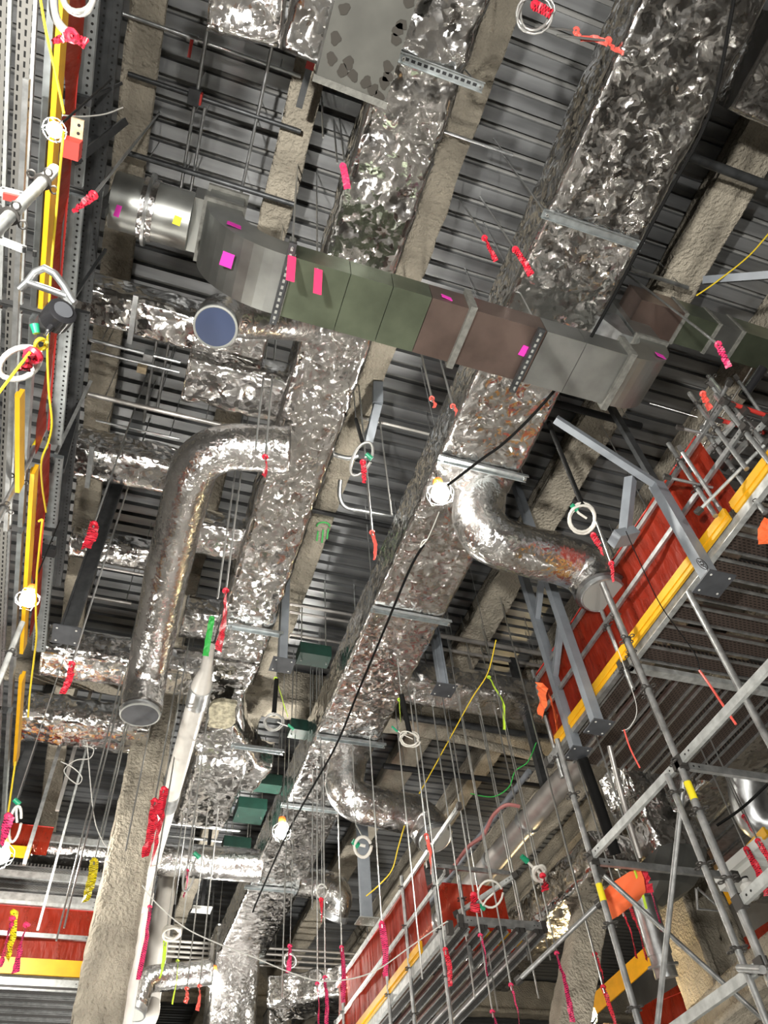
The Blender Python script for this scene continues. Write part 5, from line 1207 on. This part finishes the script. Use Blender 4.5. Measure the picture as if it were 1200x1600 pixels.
xpipe('brown pipe crossing behind the black plate in the middle', (690, 985), (850, 1030), 8.3, .04, 'pipe_grey', name='pipe', cat='pipe')
xpipe('second brown pipe behind the black plate in the middle', (690, 1005), (850, 1050), 8.35, .03, 'pipe_grey', name='pipe', cat='pipe')
xpipe('black pipe with pink wrap right of the cross duct', (865, 627), (1000, 668), 8.0, .045, 'black_steel', name='pipe', cat='pipe')
xpipe('dark strut beam at the upper right over the large duct', (1060, 240), (1230, 300), 8.2, .05, 'dark_strut', name='pipe', cat='pipe')
xpipe('slotted strut rail right of the large duct', (985, 420), (1075, 450), 8.3, .025, 'galvanised')
cord('steel_tube', 'thick grey tube reaching in from the right edge', [(1100, 438, 8.2), (1150, 434, 8.0), (1230, 428, 7.8)], .055, 'grey_paint', 'tube', sides=4)
cord('pipe', 'dark capped pipe stub at the right edge above the frame', [(1160, 620, 7.8), (1178, 595, 7.8), (1192, 575, 7.8)], .05, 'reel_black', 'pipe', sides=12)
for k in range(4):
    xpipe(['first of four thin conduits low in the middle', 'second of four thin conduits low in the middle', 'third of four thin conduits low in the middle', 'fourth of four thin conduits low in the middle'][k], (405, 1482 + 9 * k), (600, 1492 + 9 * k), 7.6, .03, 'pipe_grey')
for k in range(4):
    xpipe(['first thin white pipe left of the far duct', 'second thin white pipe left of the far duct', 'third thin white pipe left of the far duct', 'fourth thin white pipe left of the far duct'][k], (255, 1470 + 8 * k), (335, 1474 + 8 * k), 7.8, .03, 'white_pvc')
for k in range(3):
    xpipe(['bright conduit crossing above the green boxes', 'second bright conduit crossing above the green boxes', 'lowest bright conduit crossing left of the green boxes'][k], (262, (1250, 1288, 1305)[k]), (375, (1262, 1297, 1318)[k]), 8.0, (.04, .025, .03)[k], ('grey_paint', 'galvanised', 'galvanised')[k])
xpipe('black cable tray bar above the second green box', (270, 1268), (372, 1282), 7.9, .05, 'black_steel', name='pipe', cat='pipe')
# green boxes
for i, (px, py, w, h) in enumerate(((490, 1032, .46, .26), (470, 1148, .38, .24), (415, 1232, .5, .26), (390, 1275, .5, .5), (368, 1330, .5, .3))):
    c = Q(px, py, z=7.4); t = thing('panel_box', ['green steel box hanging left of the large foil duct below the plate post', 'small green box by the grey strap coil', 'upper green box left of the lower bulb', 'double green box left of the lower bulb', 'lowest green box left of the far duct'][i], 'box', c)
    mb = MB(); mb.box((c.x - w / 2, c.y - h / 2, 7.4), (c.x + w / 2, c.y + h / 2, 7.6)); mb.build('casing', 'green_box', t)
    for s in (-1, 1):
        m_ = MB(); m_.tube([(c.x + s * w * .4, c.y, 7.36), (c.x + s * w * .4, c.y, ZD)], .009, 6); m_.build('rod', 'rod_steel', t)
# ---- white pipe with funnel and steel couplings
tw = thing('drain_pipe', 'white plastic pipe with funnel end and steel couplings beside the column', 'pipe', (.68, 8.0, 6.5))
xw = .69; zw = 6.5
mb = MB(); mb.tube([(xw - .03, 7.35, zw + .05), (xw, 7.75, zw + .02), (xw, 7.95, zw), (xw, 8.1, zw)], [.06, .075, .12, .135], 24); mb.build('funnel', 'white_pvc', tw)
mb = MB(); mb.tube([(xw, 8.08, zw), (xw, 8.42, zw)], .145, 24); mb.build('coupling', 'galvanised', tw)
mb = MB(); mb.tube([(xw, 8.40, zw), (xw, 10.6, zw)], .13, 24); mb.build('pipe', 'white_pvc', tw)
mb = MB(); mb.tube([(xw, 10.55, zw), (xw, 10.9, zw)], .14, 24); mb.build('coupling', 'galvanised', tw)
mb = MB(); mb.tube([(xw, 10.85, zw), (xw, 12.5, zw)], .13, 24); mb.build('pipe', 'white_pvc', tw)
mb = MB(); mb.tube(smooth([(xw, 12.4, zw), (xw - .05, 12.75, zw - .05), (xw - .1, 12.9, zw - .3), (xw - .1, 12.9, zw - .6)], 5), .15, 20); mb.build('elbow', 'white_pvc', tw)
tw = thing('drain_pipe', 'vertical white pipe beside the lower end of the column', 'pipe', Q(222, 1460, y=13.0))
a = Q(225, 1400, y=13.2); mb = MB(); mb.tube([(a.x, 13.2, 6.7), (a.x, 13.2, 3.6)], .14, 20); mb.build('pipe', 'white_pvc', tw)
mb = MB(); mb.tube([(a.x, 13.2, 6.1), (a.x, 13.2, 6.3)], .155, 20); mb.build('coupling', 'white_pvc', tw)
tw = thing('drain_pipe', 'second vertical white pipe right of the column', 'pipe', Q(250, 1460, y=14.0))
a = Q(252, 1440, y=14.2); mb = MB(); mb.tube([(a.x, 14.2, 7.4), (a.x, 14.2, 5.0)], .17, 20); mb.build('pipe', 'white_pvc', tw)
mb = MB(); mb.tube(smooth([(a.x, 14.2, 5.05), (a.x - .05, 14.1, 4.8), (a.x - .5, 13.9, 4.55), (a.x - .9, 13.8, 4.4)], 5), .18, 20); mb.build('elbow', 'white_pvc', tw)
round_duct('branch_duct', 'silver round duct with open pale end right of the column foot', [Q(330, 1518, d=12.5), Q(255, 1528, d=12.2), Q(225, 1530, d=12.0), Q(208, 1578, d=11.6)], .35, .19, 61, mt='foil_tight', cap_r=.2, capmat='cap_grey', step=.06, n=24)
# ---- round grey pipe on the right
pipe('large round grey steel pipe running down behind the twin posts', (5.70, 6.9, 5.8), (5.45, 13.6, 5.8), .16, 'pipe_grey', name='steel_pipe', cat='pipe', n=24, bands=(.33, .5, .8))
fp_beam('low_beam', (6.15, 7.0, 5.95), (5.9, 13.6, 5.95), .42, .4, 'sprayed beam beside the round grey pipe', seed=81, step=.12)
pipe('slim grey conduit parallel to the round grey pipe', (5.27, 8.2, 6.0), (5.2, 13.2, 6.0), .04, 'grey_paint', bands=(.2, .45, .7))
pipe('wide beam-like sprayed pipe below the orange cloth bunch', Q(700, 1150, z=8.0), Q(848, 1185, z=8.0), .08, 'fireproofing', name='pipe', cat='pipe')

# ================================================================== low scaffold in front of the far end
SX, SZ = 3.84, 3.95
platform('dark scaffold platform seen from below at the bottom middle', SX + .05, 5.1, 8.35, 12.6, SZ - .05, 'y', 5, gap=.12, mt='plank_black')
ledger('pale slotted edge beam of the bottom middle scaffold', (SX, 8.35, SZ - .06), (SX, 12.6, SZ - .06), w=.05, h=.12, name='edge_beam')
for k in range(12):
    pass
toeboard('yellow toe board below the red netting at the bottom middle', (SX - .02, 9.2, SZ), (SX - .02, 12.6, SZ))
netting('red debris netting sloping away at the bottom middle', (SX + .02, 8.9, SZ), (SX + .02, 12.9, SZ), SZ + .1, SZ + 1.0, seed=15)
ledger('top rail of the bottom middle netting', (SX - .02, 7.6, SZ + 1.0), (SX - .02, 12.9, SZ + 1.0), name='guard_rail', mt='scaffold_white')
ledger('middle rail of the bottom middle netting', (SX - .02, 8.2, SZ + .5), (SX - .02, 12.9, SZ + .5), name='guard_rail', mt='scaffold_white')
netting('red debris netting facing the viewer at the bottom right of the middle', (SX + .4, 9.6, SZ), (SX + 1.45, 9.6, SZ), SZ + .25, SZ + 1.1, seed=16)
toeboard('yellow toe board facing the viewer under the lower red netting', (SX + .75, 9.1, SZ + .12), (SX + 1.3, 9.1, SZ + .12))
ledger('cross rail at the top of the lower red netting', (SX + .1, 9.0, SZ + 1.0), (SX + 1.4, 9.0, SZ + 1.0), name='guard_rail', mt='scaffold_tube')
ledger('cross beam below the lower red netting', (SX + .15, 8.4, SZ + .05), (SX + 1.25, 8.4, SZ + .05), h=.10, name='edge_beam', mt='scaffold_tube')
ledger('short yellow-ended rail rising to a post on the low scaffold', (SX + .35, 8.9, SZ + .35), (SX + .9, 8.2, SZ + .55), name='guard_rail', mt='scaffold_white')
for i, (px, py) in enumerate(((690, 1440), (640, 1470), (540, 1590), (735, 1470), (610, 1540))):
    c = Q(px, py, x=SX + (0 if i != 3 else .45))
    standard(['tall scaffold pole standing before the lower red netting', 'scaffold pole at the near end of the bottom netting', 'scaffold pole at the far end of the bottom netting', 'short scaffold post at the yellow corner', 'scaffold pole halfway along the bottom netting'][i], c.x - .03, c.y, SZ - (2.6 if i != 3 else .3), SZ + (1.15 if i < 3 else .8), rings=[SZ - 1.8, SZ - 1.1, SZ - .5, SZ, SZ + .5, SZ + 1.0], group='low scaffold poles')
# ---- netting and boards at the lower left, behind the column
LY = 12.0
netting('pale red netting stretched across the lower left corner', (-2.6, LY, 4.7), (0.1, LY, 4.7), 4.72, 5.42, seed=19, sag=.03)
ledger('pale top rail over the lower left netting', (-2.6, LY - .05, 5.44), (.1, LY - .05, 5.44), w=.04, h=.05, name='guard_rail')
ledger('grey middle rail of the lower left netting', (-2.6, LY - .06, 5.02), (.1, LY - .06, 5.02), w=.04, h=.06, name='guard_rail', mt='scaffold_tube')
toeboard('broad yellow toe board across the lower left corner', (-2.6, LY - .08, 4.52), (.1, LY - .08, 4.52), h=.2)
ledger('grey edge beam below the lower left yellow board', (-2.6, LY - .05, 4.44), (.1, LY - .05, 4.44), w=.05, h=.09, name='edge_beam', mt='scaffold_white')
platform('black ribbed scaffold platform in the lower left corner', -2.6, .1, LY - .1, LY + 3.0, 4.36, 'x', 12, mt='plank_black', gap=.06)
ledger('pale horizontal beam at the left crossing the thin rods', (Q(60, 1240, y=12.6).x - 1.2, 12.6, 6.75), (.1, 12.6, 6.75), w=.05, h=.10, name='edge_beam')
ledger('second pale beam at the left crossing the thin rods', (-2.4, 12.5, 6.10), (.1, 12.5, 6.10), w=.05, h=.10, name='edge_beam')
ledger('third pale beam behind the yellow streamer', (-2.4, 12.4, 5.72), (.1, 12.4, 5.72), w=.05, h=.12, name='edge_beam')
toeboard('small yellow board beside the lamp at the left picture edge', (Q(0, 1345, y=11.5).x - .6, 11.5, 5.85), (Q(42, 1350, y=11.5).x, 11.5, 5.85), h=.16)
netting('bunched red netting piece above the small yellow board', (-1.9, 11.8, 6), (-.85, 11.8, 6), 6.05, 6.5, seed=21)
platform('ribbed deck underside behind the lower left netting', -2.4, .1, 12.7, 16.5, 6.35, 'x', 14, mt='plank', gap=.05)
for i, (px, py, w) in enumerate(((40, 1190, .14), (65, 1260, .05), (100, 1300, .03), (128, 1130, .05))):
    c = Q(px, py, y=10.8); mb = MB(); mb.bar((c.x, c.y, ZD if i != 2 else ZD), (c.x, c.y, (5.6, 5.4, 4.6, 6.2)[i]), w, w, up=(0, 1, 0)); mb.build('hanging_channel', ['dark_strut', 'scaffold_tube', 'scaffold_white', 'pipe_grey'][i], None, ['broad dark channel hanging at the lower left', 'slim grey channel hanging at the lower left', 'thin pale bundle of rods hanging at the lower left', 'pale pipe hanging below the lowest left foil duct'][i], 'channel')
for i, (px, py) in enumerate(((8, 1465), (30, 1475), (18, 1455))):
    t_ = thing('warning_tape', ['pink tape bundle at the lower left edge', 'pink tape hanging over the lower left netting', 'yellow tape beside the pink bundle at the lower left'][i], 'tape', Q(px, py, d=7)); tape(t_, [Q(px + 12 - 8 * (i == 2), py - 30, d=7), Q(px + 3, py, d=7), Q(px - 6, py + 45, d=7)], .07, 'pink_print' if i < 2 else 'yellow_print', 5 + i, name='strip')
# ---- orange cloth on the right tower
tc_ = thing('orange_cloth', 'orange cloth draped over the scaffold bar at the lower right', 'cloth', Q(975, 1400, d=6.3))
oc = [[(940, 1395), (960, 1378), (985, 1362), (1000, 1358)], [(944, 1410), (965, 1395), (990, 1378), (1006, 1372)], [(948, 1425), (966, 1412), (988, 1400), (1009, 1394)], [(950, 1440), (966, 1432), (982, 1420), (1000, 1405)]]
Gc = np.array([[tuple(Q(x, y, d=6.2 + .05 * math.sin(i * 1.3 + j))) for j, (x, y) in enumerate(r)] for i, r in enumerate(oc)])
def refine(G, k=4):
    n, m = G.shape[:2]; a = np.linspace(0, n - 1, (n - 1) * k + 1); b = np.linspace(0, m - 1, (m - 1) * k + 1)
    T = np.stack([np.stack([np.interp(a, range(n), G[:, j, c]) for c in range(3)], -1) for j in range(m)], 1)
    return np.stack([np.stack([np.interp(b, range(m), T[i, :, c]) for c in range(3)], -1) for i in range(len(a))], 0)
Gr = refine(Gc); Gr += .02 * (vn(Gr * 9, 3) - .5)[..., None]
mb = MB(); mb.grid(Gr); mb.grid(Gr + np.array([0, .004, .004]), flip=True); mb.sm = True; mb.build('cloth', 'orange_cloth', tc_, smooth=True)
mb = MB(); ribbon(mb, [Q(1003, 1360, d=6.25), Q(1010, 1378, d=6.25), Q(1012, 1395, d=6.25)], .09, 3, .4, 8); mb.build('hanging_corner', 'red_tape', tc_)
mb = MB(); ribbon(mb, [Q(990, 1355, d=6.2), Q(1005, 1400, d=6.2), Q(1010, 1420, d=6.2)], .02, 3, .4, 8); mb.build('ribbon', 'lime_tape', tc_)
# ---- far right: white packages, boards and lower deck
PXr = 7.4
platform('pale metal deck underside behind the right scaffold poles', 9.0, 14.0, 8.0, 12.0, 6.5, 'y', 12, mt='galvanised', gap=.05)
tq = toeboard('yellow toe board behind the right column', Q(1095, 1450, d=15), Q(1150, 1405, d=14), h=.35)
toeboard('yellow toe board glimpsed between the right scaffold poles', Q(1145, 1365, d=8.8), Q(1200, 1305, d=8.4), h=.10)
toeboard('long yellow toe board lit by the warm bulb at the bottom right', Q(915, 1600, d=15), Q(1055, 1475, d=14.3), h=.32)
platform('brown deck underside beside the warm bulb', *(lambda a, b: (a.x, a.x + 2.4, a.y - .2, a.y + 3.0))(Q(930, 1600, z=4.6), Q(1000, 1500, z=4.6)), 4.5, 'y', 6, mt='plank_rust', gap=.08)
netting('red netting behind the right column', Q(1110, 1540, d=15), Q(1215, 1470, d=14.5), Q(1130, 1590, d=15).z, Q(1130, 1490, d=15).z, seed=25)
netting('dark red netting left of the right column foot', Q(1005, 1595, d=15), Q(1090, 1540, d=14.6), Q(1040, 1660, d=15).z, Q(1040, 1565, d=15).z, seed=26)
for i, (px, py) in enumerate(((1168, 1362), (1175, 1375), (1190, 1345))):
    c = Q(px, py, d=8.6); mb = MB(); mb.box((c.x - .22, c.y - .3, c.z), (c.x + .22, c.y + .3, c.z + .10)); t_ = mb.build('package', 'white_sheet', None, ['white wrapped package with print behind the right poles', 'second white package below the printed one', 'white package at the right picture edge'][i], 'package')
c = Q(1172, 1392, d=8.0); t_ = thing('white_drum', 'white jug-like container behind the right scaffold bar', 'container', c)
mb = MB(); mb.tube([c - Vector((0, 0, .08)), c - Vector((0, 0, .06)), c + Vector((0, 0, .06)), c + Vector((0, 0, .09)), c + Vector((0, 0, .12))], [.06, .08, .08, .04, .035], 16); mb.build('body', 'white_sheet', t_)
mb = MB(); mb.tube([c + Vector((0, 0, .12)), c + Vector((0, 0, .14))], .038, 12); mb.build('lid', 'ink', t_)
cord('round_duct', 'bare round metal duct bend at the far right edge', [(1165, 1215, 9.5), (1172, 1260, 9.4), (1188, 1285, 9.3), (1230, 1290, 9.2)], .22, 'galvanised', 'duct', sides=24)
cord('rope', 'dark cord crossing the pale deck at the right edge', [(1120, 1290, 7.5), (1160, 1262, 7.5), (1200, 1225, 7.5)], .014, 'cable_black', 'rope')
cord('pipe', 'thick black pipe slanting down behind the twin post plates', [(910, 1185, 8.6), (935, 1255, 8.4), (962, 1335, 8.2)], .06, 'cable_black', 'pipe', sides=12)
cord('pipe', 'slim pale tube right of the black slanting pipe', [(952, 1165, 8.8), (972, 1245, 8.6), (1000, 1340, 8.4)], .03, 'pipe_grey', 'pipe', sides=10)
# triangular bent bracket right of the column top
tk = thing('wire_bracket', 'bent tubular bracket right of the lower right column', 'bracket', Q(1095, 1395, d=7.5))
mb = MB(); mb.tube(pxpath([(1088, 1388, 7.5), (1090, 1420, 7.5), (1130, 1424, 7.5), (1090, 1388, 7.5)]), .014, 8); mb.build('frame', 'scaffold_tube', tk)
# green spray mark on the middle beam
ts = thing('spray_mark', 'green spray paint mark on the beam beside the left foil duct', 'paint mark', Q(505, 835, z=8.52))
for dx, (y0, y1) in ((-8, (830, 845)), (0, (828, 848)), (8, (826, 842))):
    m_ = MB(); m_.bar(Q(505 + dx, y0, z=8.55), Q(503 + dx, y1, z=8.55), .022, .01); m_.build('stroke', 'spray_green', ts)
mb = MB(); mb.tube([Q(505 + 10 * math.cos(a), 822 + 6 * math.sin(a), z=8.55) for a in np.linspace(3.1, 6.4, 9)], .012, 5); mb.build('stroke', 'spray_green', ts)

# ================================================================== last details
for lb, px, py, zt in (('left of two rods meeting at the pink tag near the top', 527, 255, ZD), ('right of two rods meeting at the pink tag near the top', 538, 252, ZD), ('lone rod left of the tufted duct below the sheet duct', 505, 215, ZD)):
    hrod(lb, px, py, z=7.35, r=.009)
t_ = thing('slotted_strut', 'slotted strut stub with a red end cap at the top left of the sheet duct', 'strut', Q(476, 135, z=8.0))
a, b = Q(483, 108, z=8.1), Q(467, 168, z=8.1)
mb = MB(); mb.bar(a, b, .06, .04); mb.build('strut_channel', 'dark_strut', t_)
mb = MB(); mb.bar(a - (b - a).normalized() * .08, a, .075, .055); mb.build('end_cap', 'red_paint', t_)
mb = MB(); mb.tube([a, (a.x, a.y, ZD)], .008, 6); mb.build('rod', 'rod_steel', t_)
t_ = thing('orange_flag', 'orange cloth scrap at the right edge above the long yellow toe board', 'cloth', Q(1193, 835, d=6.6))
mb = MB(); ribbon(mb, [Q(1203, 812, d=6.6), Q(1194, 832, d=6.6), Q(1196, 850, d=6.6)], .11, 9, .5, 8); mb.build('fold', 'orange_cloth', t_)
for i, (p, q, d0, m_, r) in enumerate((((1062, 700), (1128, 800), 7.5, 'scaffold_tube', .02), ((1110, 600), (1180, 700), 7.7, 'scaffold_tube', .018), ((1150, 590), (1205, 668), 7.8, 'scaffold_tube', .018), ((1090, 800), (1200, 690), 7.0, 'scaffold_white', .016), ((1060, 668), (1200, 702), 7.6, 'scaffold_tube', .016), ((1040, 745), (1200, 782), 7.4, 'scaffold_tube', .016))):
    ledger(['slanting tube at the lower left of the upper right frame', 'slanting tube inside the upper right frame', 'slanting tube at the top of the upper right frame', 'pale diagonal across the upper right frame', 'thin level tube through the upper right frame', 'lower thin level tube through the upper right frame'][i], Q(*p, d=d0), Q(*q, d=d0 - (.35 if i < 3 else 0)), w=r, tube=True, mt=m_, name='frame_bar')
for i, (px, py, d0) in enumerate(((1010, 720, 8.6), (1040, 715, 8.4))):
    hrod(['thin rod falling past the right elbow toward the netting', 'second thin rod falling past the right elbow'][i], px + 20, py + 110, d=d0, r=.008)
for i, (y_, z_) in enumerate(((300, 6.7), (318, 6.7))):
    pass
# junction pieces on the left rails
c = Q(50, 860, z=5.0)
cord('cable', 'thin white wire hanging from the deck beside the topmost bulb', [(98, 180, 3.9), (130, 182, 4.2), (165, 178, 4.6), (192, 168, 5.0)], .004, 'rope_white')
for i, (px, py) in enumerate(((232, 565), (222, 572))):
    c = Q(px, py - 8 + 12 * i, z=7.86); mb = MB(); mb.box((c.x - .05, c.y - .04, 7.82), (c.x + .05, c.y + .04, 7.94)); mb.build('pipe_clamp', 'tan_plate' if i else 'galvanised', None, ['steel clamp on the upper thin pipe at the left', 'coppery clamp on the lower thin pipe at the left'][i], 'clamp')
